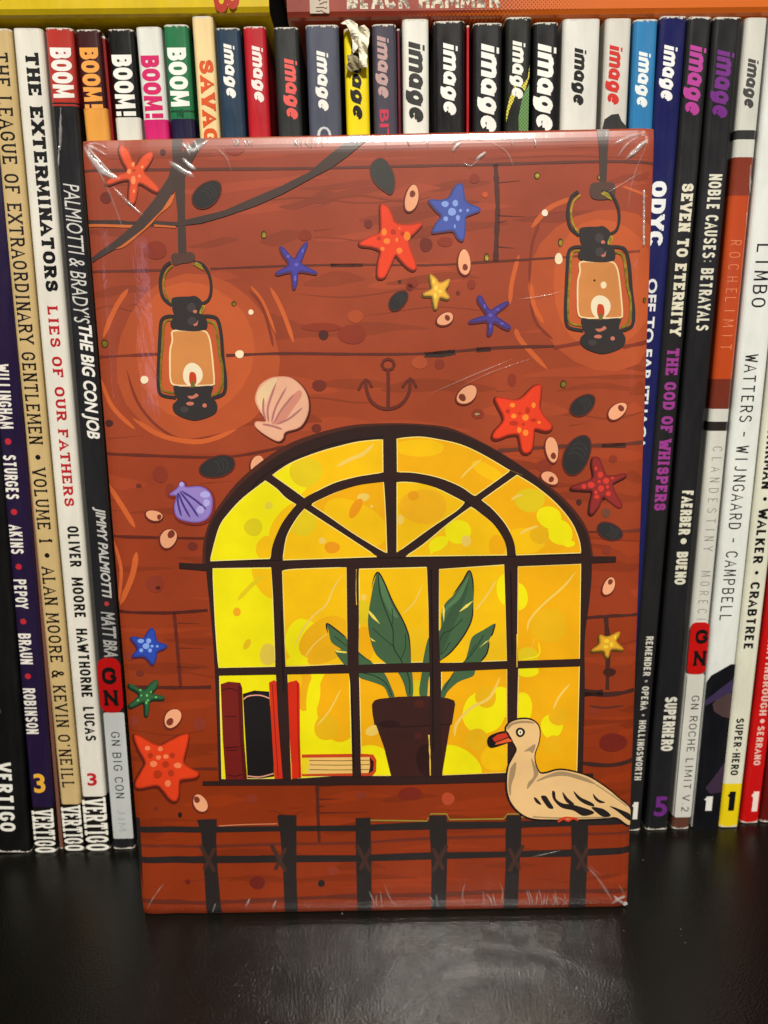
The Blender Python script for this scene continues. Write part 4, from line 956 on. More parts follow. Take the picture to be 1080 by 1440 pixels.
for x, y, rx, ry in [(371, 330, 3.5, 5), (329, 427, 3, 3.2), (147, 483, 5, 5.4), (755, 247, 3.6, 4.4), (788, 341, 3, 5.4), (684, 362, 3.2, 5.4), (792, 540, 4, 5), (907, 422, 2.2, 3.4), (185, 480, .1, .1), (843, 249, 3, 3)]:
    if rx > .5: Art('gold_foil_fleck', 4).ell((70, 52, 20), x, y, rx+.6, ry+.6).ell('gold', x+.4, y+.6, rx*.8, ry*.8).build()

# --- starfish
def star(fr, col, pts, dots, dc, label, edge=1.6, edgec=None, dark=(), shade=None):
    a = Art('printed_starfish', 6, fr, label); e = edgec or tuple(int(v*.42) for v in col)
    sm = catmull([a.c(p) for p in pts], 4)
    a.sh.append(('p', e, [(x-1.2, y+1.6) for x, y in offset_poly(sm, edge)])); a.sh.append(('p', tuple(int(v*.82) for v in col), offset_poly(sm, .4))); a.sh.append(('p', col, offset_poly(sm, -1.6)))
    for d in dark: a.ell(tuple(int(v*.80) for v in col), *d)
    for d in dots: a.ell(dc, *d)
    a.build()
star('ST', (222, 84, 48), [(440, 175), (500, 215), (540, 300), (578, 385), (650, 290), (720, 245), (755, 255), (755, 300), (710, 380), (668, 440), (740, 520), (812, 600), (810, 645), (760, 630), (622, 555), (600, 640), (575, 745), (545, 765), (515, 735), (515, 640), (518, 528), (430, 530), (320, 570), (285, 555), (310, 520), (400, 475), (496, 430), (450, 330), (415, 230), (420, 185)],
     [(557, 368, 18, 24), (515, 440, 20, 26), (558, 528, 25, 42), (650, 397, 14, 16), (622, 488, 13, 14), (565, 640, 13, 18)], (238, 142, 92), 'orange red slim starfish with pale dots near the top left corner', dark=[(565, 430, 18, 16), (712, 325, 8, 10)])
star('S3', (228, 66, 34), [(250, 290), (285, 310), (310, 360), (330, 402), (400, 415), (480, 403), (488, 418), (440, 470), (408, 500), (420, 560), (455, 660), (440, 690), (400, 670), (355, 622), (330, 598), (305, 650), (270, 725), (240, 740), (220, 720), (225, 640), (238, 575), (190, 550), (120, 540), (118, 520), (180, 485), (236, 460), (240, 380), (238, 310)],
     [(260, 460, 16, 22), (277, 515, 20, 17), (400, 485, 20, 28), (353, 573, 18, 18), (250, 562, 12, 12), (337, 507, 8, 14), (353, 438, 7, 6)], (240, 130, 48), 'bright orange starfish with yellow dots in the upper middle', dark=[(315, 460, 18, 18), (228, 498, 14, 14), (370, 470, 12, 12)])
star('S3', (72, 88, 168), [(715, 165), (740, 180), (750, 250), (772, 285), (835, 310), (840, 330), (790, 350), (758, 368), (755, 430), (745, 500), (730, 510), (705, 490), (682, 452), (620, 455), (565, 462), (555, 450), (580, 400), (608, 362), (570, 320), (535, 275), (545, 262), (610, 265), (657, 243), (685, 190)],
     [(630, 290, 22, 18), (692, 285, 17, 20), (672, 337, 24, 24), (723, 330, 9, 10), (767, 328, 8, 9), (634, 380, 14, 15), (708, 374, 12, 18), (689, 425, 5, 12)], (134, 162, 226), 'plump blue starfish with pale blue dots in the upper middle', edge=1, edgec=(90, 48, 60))
star('S3', (230, 176, 62), [(540, 718), (575, 740), (600, 768), (655, 745), (650, 780), (632, 815), (655, 850), (645, 865), (602, 855), (590, 880), (580, 920), (568, 922), (558, 880), (550, 848), (505, 845), (502, 830), (548, 805), (545, 770)],
     [(575, 800, 10, 16), (600, 820, 12, 9), (570, 845, 8, 18), (560, 760, 6, 14)], (240, 210, 84), 'small yellow starfish below the bright orange one')
star('S3', (76, 60, 140), [(835, 845), (855, 855), (880, 900), (908, 932), (950, 905), (1005, 882), (1015, 895), (960, 940), (938, 965), (970, 990), (1025, 1030), (1020, 1050), (985, 1040), (928, 1008), (920, 1060), (905, 1085), (890, 1075), (890, 1005), (840, 1005), (785, 1010), (785, 995), (840, 975), (882, 962), (865, 930), (830, 875)],
     [(870, 910, 8, 12), (905, 965, 12, 10), (950, 930, 10, 6), (905, 1030, 6, 14), (975, 1015, 12, 6)], (104, 88, 176), 'slim purple starfish just left of the right lantern', edge=1, edgec=(100, 40, 44))
star('Z4', (74, 66, 158), [(757, 455), (770, 460), (806, 498), (825, 470), (848, 440), (855, 448), (838, 495), (836, 518), (885, 545), (883, 552), (826, 545), (820, 575), (812, 603), (804, 602), (800, 562), (792, 546), (750, 555), (745, 545), (788, 520), (765, 480)],
     [(785, 490, 6, 5), (815, 520, 7, 6), (838, 470, 3, 8), (810, 570, 4, 10)], (104, 100, 196), 'slim blue violet starfish above the window, left of the bright orange starfish', edge=1, edgec=(96, 44, 52))
star('S4', (226, 62, 30), [(165, 180), (200, 175), (290, 190), (340, 170), (400, 110), (440, 95), (455, 105), (450, 180), (447, 240), (480, 300), (520, 345), (515, 375), (480, 385), (415, 372), (408, 420), (395, 500), (365, 525), (335, 510), (320, 440), (308, 408), (250, 410), (180, 435), (150, 425), (160, 390), (212, 330), (215, 290), (185, 230)],
     [(272, 224, 17, 14), (406, 224, 13, 18), (281, 293, 17, 15), (354, 302, 20, 20), (315, 380, 14, 18), (355, 398, 18, 20), (441, 333, 10, 9)], (242, 134, 46), 'orange starfish with a dark edge at the upper right of the window', edge=2.4, dark=[(243, 262, 14, 15), (368, 256, 15, 22), (280, 338, 28, 16), (405, 318, 20, 12), (318, 275, 8, 9), (341, 345, 9, 9)])
star('S4', (140, 42, 40), [(800, 550), (825, 565), (855, 640), (872, 668), (930, 665), (985, 655), (985, 675), (920, 710), (908, 730), (930, 790), (965, 850), (955, 875), (925, 865), (870, 820), (845, 803), (820, 860), (780, 910), (760, 900), (765, 840), (778, 768), (730, 760), (655, 755), (648, 740), (700, 715), (762, 695), (785, 668), (775, 600), (780, 560)],
     [(800, 625, 9, 13), (828, 663, 17, 20), (864, 702, 20, 18), (770, 728, 22, 19), (724, 738, 15, 16), (832, 750, 18, 20), (800, 775, 10, 14), (805, 803, 16, 12), (878, 783, 15, 15), (873, 740, 9, 12), (820, 707, 10, 10), (904, 685, 11, 9)], (206, 58, 46), 'dull maroon starfish with red dots at the right edge')
star('L3', (42, 70, 172), [(770, 155), (785, 175), (797, 222), (845, 242), (830, 260), (797, 275), (790, 310), (775, 340), (755, 320), (728, 298), (680, 300), (675, 290), (697, 255), (665, 205), (680, 198), (727, 205), (755, 165)],
     [(714, 220, 16, 11), (753, 220, 12, 13), (740, 246, 17, 15), (770, 247, 8, 7), (796, 248, 7, 6), (716, 267, 10, 10), (760, 268, 10, 10)], (128, 164, 232), 'small blue starfish with pale dots at the left edge', edge=1, edgec=(70, 30, 60))
star('L3', (44, 98, 60), [(655, 440), (670, 440), (728, 468), (760, 440), (790, 418), (800, 430), (790, 460), (768, 485), (825, 500), (825, 515), (766, 517), (755, 560), (748, 595), (738, 590), (735, 542), (724, 527), (665, 555), (655, 545), (708, 495), (690, 470), (660, 455)],
     [(712, 468, 6, 5), (716, 495, 5, 5), (745, 495, 6, 7), (750, 520, 6, 5), (742, 532, 5, 8), (790, 505, 6, 5), (700, 520, 6, 5), (765, 478, 4, 6)], (112, 192, 96), 'green starfish at the left edge')
star('L3', (220, 62, 24), [(680, 700), (710, 700), (800, 748), (860, 725), (920, 695), (955, 695), (945, 760), (930, 830), (960, 860), (1005, 885), (990, 910), (920, 920), (908, 940), (905, 1000), (890, 1030), (860, 1020), (822, 972), (790, 950), (700, 965), (685, 940), (722, 870), (737, 830), (700, 760)],
     [(748, 762, 14, 12), (812, 767, 12, 12), (803, 810, 13, 11), (840, 806, 14, 11), (778, 842, 18, 16), (900, 850, 20, 14), (850, 942, 15, 17)], (236, 128, 84), 'large orange starfish at the lower left edge', edge=2.6, dark=[(762, 800, 14, 14), (872, 800, 15, 15), (838, 846, 18, 17), (798, 896, 22, 22), (866, 890, 16, 18)])
star('R3', (228, 168, 40), [(88, 200), (130, 208), (190, 182), (190, 205), (176, 232), (210, 268), (205, 278), (150, 275), (135, 315), (120, 310), (107, 283), (52, 285), (50, 275), (87, 245)],
     [(125, 232, 14, 10), (120, 262, 14, 9), (150, 250, 10, 14), (170, 212, 6, 12)], (240, 206, 52), 'small yellow starfish at the right edge')
# --- scallop shells
a = Art('printed_scallop_shell', 6, 'Z6', 'peach pink scallop shell above the window')
sc = [(745, 180), (800, 186), (848, 235), (858, 300), (830, 358), (775, 378), (765, 402), (745, 411), (700, 387), (668, 360), (670, 342), (705, 340), (680, 298), (666, 260), (680, 215), (710, 190)]
a.poly((80, 34, 28), sc, grow=1.6, shift=(1.6, 1.2)); a.poly((216, 150, 124), sc, grow=.5); a.poly((226, 172, 142), sc, grow=-1)
a.poly((226, 194, 150), [(675, 235), (712, 196), (745, 186), (720, 240), (700, 280), (690, 300), (675, 270)]); a.poly((206, 136, 116), [(725, 350), (765, 345), (800, 300), (835, 245), (820, 230), (780, 275), (750, 320)])
for L in ([(735, 345), (760, 300), (808, 240)], [(725, 345), (740, 290), (780, 215)], [(715, 345), (712, 290), (742, 200)], [(742, 352), (790, 330), (838, 290)], [(705, 340), (695, 300), (697, 255)]): a.line((176, 112, 108), L, 3, taper=1)
a.line((176, 112, 108), [(690, 350), (730, 358), (765, 370)], 3, taper=1); a.build()
a = Art('printed_scallop_shell', 6, 'Z6', 'lilac scallop shell left of the window')
sc = [(357, 605), (385, 582), (397, 560), (410, 565), (416, 578), (470, 577), (505, 602), (510, 650), (493, 690), (450, 705), (388, 690), (374, 650), (382, 610)]
a.poly((128, 40, 30), sc, grow=3.4, shift=(1, 1.4)); a.poly((124, 102, 182), sc, grow=.6); a.poly((148, 128, 202), sc, grow=-1.2)
for L in ([(385, 598), (388, 640), (400, 685)], [(388, 596), (405, 640), (432, 690)], [(392, 592), (430, 640), (462, 688)], [(396, 590), (450, 625), (490, 660)]): a.line((72, 56, 130), L, 3, taper=1)
for e in ((485, 605, 18, 12), (490, 635, 12, 13), (468, 660, 14, 14), (400, 568, 8, 8)): a.ell((176, 168, 230), *e)
a.build()
# --- pale cowrie shells and black mussel shells
for cx, cy, rx, ry, rot, hx, hy, lab in [(579, 279, 9, 19, 12, 580, 273, 'top middle'), (653, 369, 8.6, 18, -3, 654, 376, 'right of the bright orange starfish'), (626, 448.5, 12, 8, -28, 629, 447, 'below the small yellow starfish'), (656.5, 555, 16, 10.5, -40, 650, 559, 'right of the anchor'), (868, 578, 15, 9, -40, 873, 574, 'right edge above the maroon starfish'), (776, 632, 8.6, 18, -8, 778, 641, 'below the dark edged starfish'), (773, 672, 12.5, 8, 28, 775, 674, 'touching the window arch at its right'),
      (362, 654, 9, 14, 12, 360, 660, 'touching the window arch at its left'), (217, 725, 12, 7, 12, 224, 727, 'left of the lilac shell'), (237, 757, 11, 14, 30, 241, 751, 'below the lilac shell'), (243, 1010, 10.5, 14.5, 35, 239, 1015, 'above the large lower left starfish'), (282, 1129, 9, 13, -30, 277, 1124, 'below the large lower left starfish'), (856, 824, 7.5, 13, 25, 858, 818, 'right edge above the small yellow starfish')]:
    a = Art('printed_cowrie_shell', 6, label='pale peach cowrie shell, '+lab); a.ell((104, 38, 26), cx, cy, rx+1.8, ry+1.8, rot, shift=(-.8, 1)); a.ell((232, 164, 124), cx, cy, rx, ry, rot)
    a.ell((120, 52, 34), hx, hy, min(rx, ry)*.44, min(rx, ry)*.55, rot); a.build()
MS = (44, 43, 44)
for cx, cy, rx, ry, rot, lab in [(291, 274, 23, 15, -42, 'beside the left rope'), (560, 423, 16, 9.5, -48, 'below the bright orange starfish'), (306, 656, 25, 14, -16, 'left of the window arch'), (819, 570, 19, 12, -36, 'right of the dark edged starfish'), (811, 640, 29, 17, -66, 'large, left of the maroon starfish'), (857, 747, 18, 11, 22, 'right edge below the maroon starfish')]:
    a = Art('printed_mussel_shell', 6, label='black oval mussel shell, '+lab); a.ell((96, 40, 32), cx, cy, rx+1.6, ry+1.6, rot); a.ell(MS, cx, cy, rx, ry, rot)
    ca, sa = math.cos(math.radians(rot)), math.sin(math.radians(rot))
    for q in (.25, .5, .75):
        a.line((58, 56, 58), [(cx+ca*rx*(q-.5+.35*math.cos(t))-sa*ry*.7*math.sin(t), cy+sa*rx*(q-.5+.35*math.cos(t))+ca*ry*.7*math.sin(t)) for t in (-1.2, -.6, 0, .6, 1.2)], 1.2)
    a.build()
a = Art('printed_mussel_shell', 6, 'S3', 'black pointed mussel shell at the top middle'); pl = [(180, 60), (220, 18), (265, 25), (308, 90), (322, 160), (305, 225), (270, 215), (215, 170), (185, 120)]
a.poly((100, 50, 42), pl, grow=1.4); a.poly((58, 56, 54), pl); a.build()
# --- anchor
a = Art('printed_anchor', 6, 'Z7', 'small brown anchor drawn above the window'); AC = (100, 42, 32)
a.line(AC, [(115+22*math.cos(t/8*6.2832), 132+20*math.sin(t/8*6.2832)) for t in range(9)], 4, smooth=False); a.line(AC, [(115, 152), (116, 220), (115, 288)], 5, smooth=False)
a.line(AC, [(35, 188), (40, 225), (56, 262), (85, 283), (115, 288), (148, 280), (174, 258), (190, 225), (193, 186)], 4.6)
a.line(AC, [(10, 222), (24, 195), (36, 184), (48, 192), (58, 212)], 3.6, smooth=False); a.line(AC, [(165, 212), (180, 192), (194, 180), (206, 192), (215, 213)], 3.6, smooth=False); a.build()

# --- window
WD = (46, 27, 25)
a = Art('printed_window', 8, label='dark arched window frame with many panes')
a.poly((74, 36, 28), [(285, 797), (286, 765), (295, 733), (313, 704), (340, 672), (384, 637), (425, 616), (487, 599), (545, 595), (602, 597), (640, 604), (700, 634), (760, 674), (800, 708), (826, 745), (835, 790)], smooth='auto')
a.poly(WD, [(290, 800), (290, 765), (297, 736), (315, 709), (342, 678), (386, 644), (427, 622), (487, 604), (540, 598), (585, 598), (632, 605), (677, 623), (714, 643), (754, 672), (788, 702), (812, 729), (827, 757), (832, 800), (828, 850), (822, 900), (822, 975), (819, 1095), (308, 1101), (303, 960), (298, 880)], smooth='auto')
a.poly(WD, [(252, 791), (300, 793), (540, 786), (780, 782), (866, 782), (866, 790), (800, 793), (560, 799), (300, 803), (252, 799)], smooth=False)
a.poly(WD, [(285, 1098), (400, 1096), (600, 1092), (760, 1089), (834, 1087), (834, 1093), (820, 1096), (560, 1103), (285, 1104)], smooth=False)
a.line((20, 14, 12), [(345, 698), (375, 666), (430, 638), (480, 622), (540, 614)], 1.6); a.line((20, 14, 12), [(300, 789), (560, 784), (815, 780)], 1.4)
a.line((120, 96, 40), [(660, 634), (690, 650), (735, 668)], 1, rag=.4)
win = a.build()
YL, AM, AM2, LY = (236, 226, 4), (240, 190, 4), (236, 172, 4), (234, 200, 96)
def pane(fr, base, pts, blobs=(), streaks=(), lab=None):
    a = Art('printed_pane', 18, fr, parent=win, label=lab); a.poly((244, 226, 130), pts, smooth='auto', grow=.7); a.poly(base, pts, smooth='auto', grow=-.5)
    base_n = len(a.sh)
    for b_ in blobs:
        a.ell(*b_)
        # keep blobs inside the pane
        t, c, P = a.sh[-1]; inner = offset_poly(autosmooth([a.c(p) for p in pts]), -1.2); a.sh[-1] = (t, c, clip(P, inner))
    a.sh = [s_ for s_ in a.sh if len(s_[2]) > 2]
    for st in streaks: a.line(st[0], st[1], st[2], taper=1)
    a.build()
def clip(P, R_):
    """Sutherland-Hodgman against the pane's convex hull"""
    pts = sorted(set(R_)); 
    def half(ps):
        h = []
        for p in ps:
            while len(h) > 1 and (h[-1][0]-h[-2][0])*(p[1]-h[-2][1])-(h[-1][1]-h[-2][1])*(p[0]-h[-2][0]) <= 0: h.pop()
            h.append(p)
        return h
    H = half(pts)[:-1]+half(pts[::-1])[:-1]; out = P
    for i in range(len(H)):
        a_, b_ = H[i-1], H[i]; inp, out = out, []
        sd = lambda p: (b_[0]-a_[0])*(p[1]-a_[1])-(b_[1]-a_[1])*(p[0]-a_[0])
        for j in range(len(inp)):
            p, q = inp[j-1], inp[j]; sp_, sq = sd(p), sd(q)
            if (sp_ >= 0) != (sq >= 0): t = sp_/(sp_-sq); out.append((p[0]+t*(q[0]-p[0]), p[1]+t*(q[1]-p[1])))
            if sq >= 0: out.append(q)
        if not out: return []
    return out
Y2 = (222, 196, 22)
pane('W6', YL, [(62, 765), (85, 670), (115, 575), (160, 510), (240, 425), (360, 332), (420, 375), (470, 425), (525, 460), (480, 515), (430, 590), (400, 680), (385, 752)], [(AM, 470, 560, 60, 130, 35), (AM, 370, 700, 60, 70), (YL, 300, 560, 90, 90), ((214, 200, 20), 295, 583, 50, 49), ((222, 206, 60), 378, 466, 22, 20)])
pane('W6', AM, [(400, 300), (500, 235), (640, 180), (760, 145), (870, 120), (995, 108), (997, 285), (870, 305), (750, 335), (660, 375), (600, 410), (575, 425), (500, 370)], [(YL, 470, 330, 120, 100), (Y2, 580, 285, 90, 80)], [(LY, [(950, 130), (890, 185), (820, 215), (745, 255)], 5)])
pane('W6', AM, [(455, 760), (475, 640), (515, 560), (570, 483), (640, 530), (780, 620), (965, 742)], [(Y2, 560, 560, 80, 70), ((230, 150, 20), 722, 693, 42, 32), (LY, 667, 656, 18, 18)], [(LY, [(645, 620), (585, 668)], 1.2)])
pane('W6', AM2, [(612, 462), (640, 440), (740, 395), (860, 350), (1000, 338), (1010, 500), (1018, 722), (960, 690), (830, 610), (700, 520)], [(AM, 850, 560, 190, 110, 30), (LY, 890, 421, 34, 22, -10), ((230, 150, 14), 850, 480, 26, 60, 30), (LY, 936, 470, 8, 8)])
pane('W7', AM2, [(60, 88), (160, 80), (250, 92), (350, 115), (450, 160), (578, 235), (530, 270), (425, 345), (410, 345), (350, 305), (250, 265), (140, 243), (62, 240)], [(AM, 160, 130, 120, 40), (AM, 480, 240, 90, 30, 30)], [(LY, [(450, 180), (395, 225), (352, 270)], 2.4)])
pane('W7', AM2, [(612, 255), (700, 310), (790, 385), (860, 470), (895, 550), (905, 612), (608, 622), (600, 560), (560, 480), (500, 410), (450, 370), (520, 320)], [(AM, 640, 560, 100, 60), (Y2, 670, 370, 70, 55), (YL, 760, 450, 60, 50, 30), (YL, 810, 520, 60, 55, 50), (YL, 850, 570, 28, 16), ((228, 176, 14), 715, 530, 44, 42)], [(LY, [(710, 488), (660, 505), (625, 525)], 3.4), (LY, [(640, 345), (605, 355), (585, 370)], 3), (LY, [(760, 545), (705, 590)], 2.6)])
pane('W7', AM, [(60, 288), (150, 290), (230, 310), (370, 380), (330, 420), (210, 500), (60, 610)], [((236, 176, 20), 180, 400, 110, 80), ((228, 156, 16), 135, 350, 26, 22), (LY, 74, 460, 18, 22)])
pane('W7', AM, [(400, 402), (470, 450), (530, 510), (560, 570), (565, 622), (100, 628), (180, 575), (300, 475)], [(YL, 340, 515, 60, 55), (YL, 250, 570, 50, 30, -30), (LY, 378, 558, 22, 26), (AM2, 520, 580, 40, 50)], [(YL, [(215, 620), (235, 575), (300, 540)], 5)])
RP = win
pane('WB', YL, [(75, 75), (392, 70), (400, 250), (413, 605), (107, 612), (90, 380)], [(AM, 360, 130, 60, 110, -25), ((234, 166, 24), 206, 309, 21, 24), ((222, 186, 20), 261, 484, 17, 32, 30), ((222, 196, 70), 375, 540, 46, 60)], [(Y2, [(350, 110), (280, 170), (210, 245)], 6)])
pane('WB', AM, [(452, 88), (520, 78), (800, 68), (806, 590), (470, 605), (460, 300)], [(YL, 560, 470, 90, 130), ((232, 174, 12), 680, 450, 150, 100, -35), ((228, 170, 14), 690, 540, 110, 40, -20), (YL, 520, 580, 50, 30), (AM, 600, 260, 110, 90)], [(LY, [(780, 100), (730, 180), (690, 270), (620, 330), (560, 410), (515, 500)], 2.6), (LY, [(700, 420), (620, 490), (575, 555)], 1.8)])
pane('WP', AM, [(260, 80), (640, 70), (650, 300), (657, 600), (258, 612), (262, 400)], [(Y2, 280, 320, 40, 70), (AM2, 290, 500, 60, 100), (LY, 287, 238, 15, 18), ((236, 190, 18), 590, 520, 80, 120)], [(LY, [(615, 165), (580, 250), (540, 300), (505, 330)], 2)])
pane('WR', AM, [(262, 55), (510, 38), (515, 200), (520, 400), (265, 410)], [(YL, 520, 130, 40, 60), ((236, 190, 18), 440, 340, 80, 60)], [(LY, [(480, 95), (440, 160), (400, 210)], 2.6)])
pane('WR', AM2, [(562, 45), (800, 35), (795, 395), (560, 402)], [(YL, 565, 160, 34, 52), ((230, 178, 16), 680, 268, 68, 66), (Y2, 600, 380, 40, 30)], [(LY, [(780, 65), (735, 120), (650, 195), (605, 250), (598, 290)], 2.8), (LY, [(625, 315), (600, 390)], 5), (YL, [(640, 330), (640, 380), (575, 398)], 2)])
pane('WB', YL, [(112, 650), (418, 640), (430, 900), (455, 1210), (125, 1213)])
pane('WB', YL, [(480, 640), (815, 630), (830, 1190), (500, 1212)], [(AM2, 760, 800, 120, 220), ((232, 170, 14), 570, 720, 46, 130), (YL, 620, 760, 36, 110, 8), ((226, 176, 14), 692, 935, 68, 70), (AM, 520, 680, 40, 60)], [(LY, [(770, 725), (710, 840), (640, 925)], 2)])
pane('WP', AM2, [(262, 655), (655, 640), (650, 1240), (275, 1240)], [(YL, 330, 1180, 130, 110), (YL, 420, 1230, 100, 60), (LY, 340, 985, 46, 28, -25), (Y2, 590, 760, 60, 60)])
pane('WR', AM2, [(272, 435), (520, 422), (522, 825), (275, 835)], [(YL, 330, 790, 100, 60, 25), (YL, 430, 600, 80, 80), (YL, 500, 560, 50, 60), ((228, 176, 14), 405, 700, 42, 42), (AM, 480, 770, 60, 50), ((228, 176, 16), 440, 540, 40, 40)], [(LY, [(495, 460), (455, 540), (385, 580), (330, 640), (322, 690)], 4), (LY, [(395, 680), (345, 738)], 1.6)])
pane('WR', AM2, [(565, 425), (795, 420), (785, 820), (555, 830)], [(YL, 575, 580, 42, 60), (YL, 690, 650, 42, 46), ((232, 176, 16), 715, 612, 36, 36), ((232, 176, 16), 695, 720, 34, 36), (YL, 600, 440, 40, 24)], [(LY, [(758, 490), (720, 535), (695, 585)], 3)])
# things seen in the window
LF, LV, LO = (66, 98, 66), (30, 54, 36), (40, 26, 24)
a = Art('printed_potted_plant', 40, 'WP', 'dark potted plant with long green leaves in the window')
leaves = [[(367, 98), (400, 150), (450, 270), (510, 380), (545, 480), (552, 600), (562, 700), (562, 790), (530, 792), (510, 720), (470, 650), (400, 600), (350, 550), (320, 460), (310, 360), (330, 220), (345, 150)],
 [(878, 88), (840, 150), (790, 225), (745, 270), (722, 330), (716, 420), (655, 455), (625, 560), (612, 660), (598, 780), (640, 800), (655, 680), (715, 592), (780, 540), (850, 450), (893, 360), (903, 260), (903, 150)],
 [(1025, 385), (960, 420), (895, 462), (872, 540), (850, 600), (780, 680), (730, 740), (720, 800), (740, 802), (760, 765), (820, 712), (900, 680), (915, 640), (945, 600), (980, 550), (990, 480), (1012, 440)],
 [(80, 385), (130, 420), (190, 470), (260, 545), (340, 610), (400, 660), (440, 740), (460, 802), (430, 802), (400, 742), (330, 712), (265, 690), (220, 640), (172, 610), (125, 540), (160, 530), (105, 490), (90, 430)]]
for q in leaves: a.poly(LF, q)
a.poly((84, 122, 84), [(372, 110), (400, 160), (440, 270), (480, 350), (440, 330), (390, 230)]); a.poly((56, 84, 58), [(878, 110), (860, 230), (790, 400), (715, 560), (715, 440), (760, 330), (820, 230)]); a.poly((84, 122, 84), [(880, 110), (800, 235), (750, 290), (725, 350), (760, 300), (830, 240)])
for L, w_ in (([(368, 110), (378, 220), (420, 340), (450, 420), (455, 520), (495, 590), (540, 690), (545, 785)], 1.6), ([(335, 410), (400, 470), (460, 520)], 1.1), ([(445, 300), (450, 370), (440, 405)], 1.1), ([(520, 440), (520, 520), (495, 585)], 1.1), ([(840, 360), (780, 420), (735, 440), (715, 480)], 1.2), ([(770, 490), (740, 540), (712, 560)], 1.1),
              ([(120, 455), (190, 510), (330, 600)], 1.1), ([(270, 660), (350, 680), (410, 720), (445, 790)], 1.4), ([(960, 450), (890, 560), (800, 650), (735, 760)], 1.3), ([(915, 500), (880, 560)], .9)): a.line(LV, L, w_)
for q in ([(313, 308), (345, 340), (378, 388), (335, 355), (315, 328)], [(320, 462), (355, 487), (332, 482)], [(822, 318), (860, 280), (903, 255), (870, 292), (830, 316)], [(122, 533), (190, 543), (190, 552), (135, 547)], [(935, 522), (970, 487), (996, 474), (960, 502)], [(735, 278), (742, 310), (736, 378), (728, 320)]): a.poly((238, 218, 90), q, smooth=False)
for L in ([(330, 185), (345, 125), (368, 98), (400, 150), (450, 265), (510, 375), (542, 470), (551, 600)], [(785, 225), (840, 150), (878, 88), (898, 140), (903, 225)], [(900, 270), (893, 360), (850, 450), (780, 540), (712, 596)], [(1026, 385), (1010, 440), (1000, 455)], [(992, 485), (978, 552), (942, 600)], [(85, 440), (78, 385), (130, 418), (190, 466)]): a.line(LO, L, 2, taper=1)
a.poly((58, 28, 25), [(350, 940), (775, 940), (745, 1120), (725, 1241), (440, 1243), (400, 1080)], smooth=False); a.poly((56, 28, 25), [(332, 840), (345, 818), (370, 808), (480, 796), (640, 791), (760, 804), (795, 818), (800, 840), (792, 890), (782, 948), (740, 955), (600, 962), (345, 946), (335, 890)], smooth=False)
a.ell((44, 20, 20), 640, 1150, 60, 90); a.ell((44, 20, 20), 430, 950, 60, 22); a.ell((76, 30, 26), 600, 835, 30, 22); a.ell((76, 30, 26), 590, 1015, 22, 20); a.line((36, 18, 18), [(345, 950), (480, 966), (640, 958), (780, 950)], 1.6)
a.build()
def wbook(lab, sh):
    a = Art('printed_book', 40, 'WB', lab)
    for t, *r in sh: getattr(a, t)(*r)
    a.build()
a = Art('printed_book', 40, 'WB', 'maroon book standing in the window'); a.poly((112, 26, 22), [(118, 700), (160, 686), (225, 692), (235, 720), (245, 1000), (262, 1214), (145, 1216), (130, 1000)], smooth=False)
a.line((60, 14, 14), [(125, 735), (165, 722), (210, 738)], 1.4); a.line((60, 14, 14), [(140, 875), (205, 876)], 1.4); a.line((60, 14, 14), [(140, 1045), (218, 1040)], 1.6); a.line((60, 14, 14), [(148, 1058), (215, 1058)], 1.4); a.line((60, 14, 14), [(150, 1190), (200, 1198), (240, 1186)], 1.4); a.poly((84, 18, 16), [(210, 700), (232, 715), (242, 1000), (260, 1212), (240, 1212), (222, 1000)], smooth=False); a.build()
a = Art('printed_book', 40, 'WB', 'black book with pale bands standing in the window'); a.poly((24, 20, 22), [(238, 752), (300, 734), (381, 740), (400, 1000), (408, 1200), (335, 1210), (264, 1208)], smooth=False)
a.line((232, 160, 140), [(242, 782), (270, 764), (330, 760), (382, 776)], 1.7); a.line((232, 160, 140), [(262, 1197), (330, 1202), (405, 1184)], 1.7); a.build()
a = Art('printed_book', 41, 'WB', 'thin orange red book left of the second window bar'); a.poly((208, 48, 20), [(380, 690), (410, 677), (422, 690), (440, 1000), (455, 1211), (410, 1211), (395, 950)], smooth=False); a.line((150, 26, 16), [(398, 700), (410, 900), (430, 1205)], 1.4); a.build()
a = Art('printed_book', 41, 'WB', 'orange red book right of the second window bar'); a.poly((206, 40, 14), [(482, 690), (530, 678), (546, 700), (548, 1000), (555, 1206), (505, 1212), (490, 950)], smooth=False); a.poly((230, 150, 40), [(492, 1120), (500, 1215), (505, 1215), (504, 1130)], smooth=False); a.line((150, 24, 12), [(535, 690), (538, 950), (548, 1205)], 1.6); a.build()
a = Art('printed_book', 41, 'WB', 'book lying flat in the window with cream page edges'); a.poly((196, 66, 24), [(558, 1080), (700, 1078), (880, 1076), (945, 1080), (962, 1110), (960, 1170), (940, 1196), (558, 1197)], smooth=False)
a.poly((232, 190, 108), [(558, 1098), (925, 1094), (925, 1180), (560, 1186)], smooth=False); a.poly((230, 206, 30), [(558, 1098), (600, 1098), (590, 1186), (560, 1186)], smooth=False); a.poly((40, 20, 18), [(925, 1094), (948, 1120), (944, 1168), (918, 1184), (930, 1140)], smooth=False)
for y_, c_ in ((1112, 0), (1136, 4), (1162, 2)): a.line((120, 84, 44), [(598+c_, y_), (760, y_+2), (925, y_-1)], 1.1)
a.build()
a = Art('printed_window_bars', 60, 'WB', 'dark glazing bars of the window crossing in front of plant and books', parent=win)
def bar(fr, pts): a.poly(WD, pts, smooth=False, fr=fr)
bar('WB', [(392, 62), (450, 62), (458, 300), (470, 610), (480, 640), (500, 1216), (455, 1216), (430, 900), (416, 610), (404, 250)])
bar('WB', [(800, 60), (862, 60), (866, 600), (872, 1000), (880, 1200), (832, 1200), (820, 700), (806, 590)])
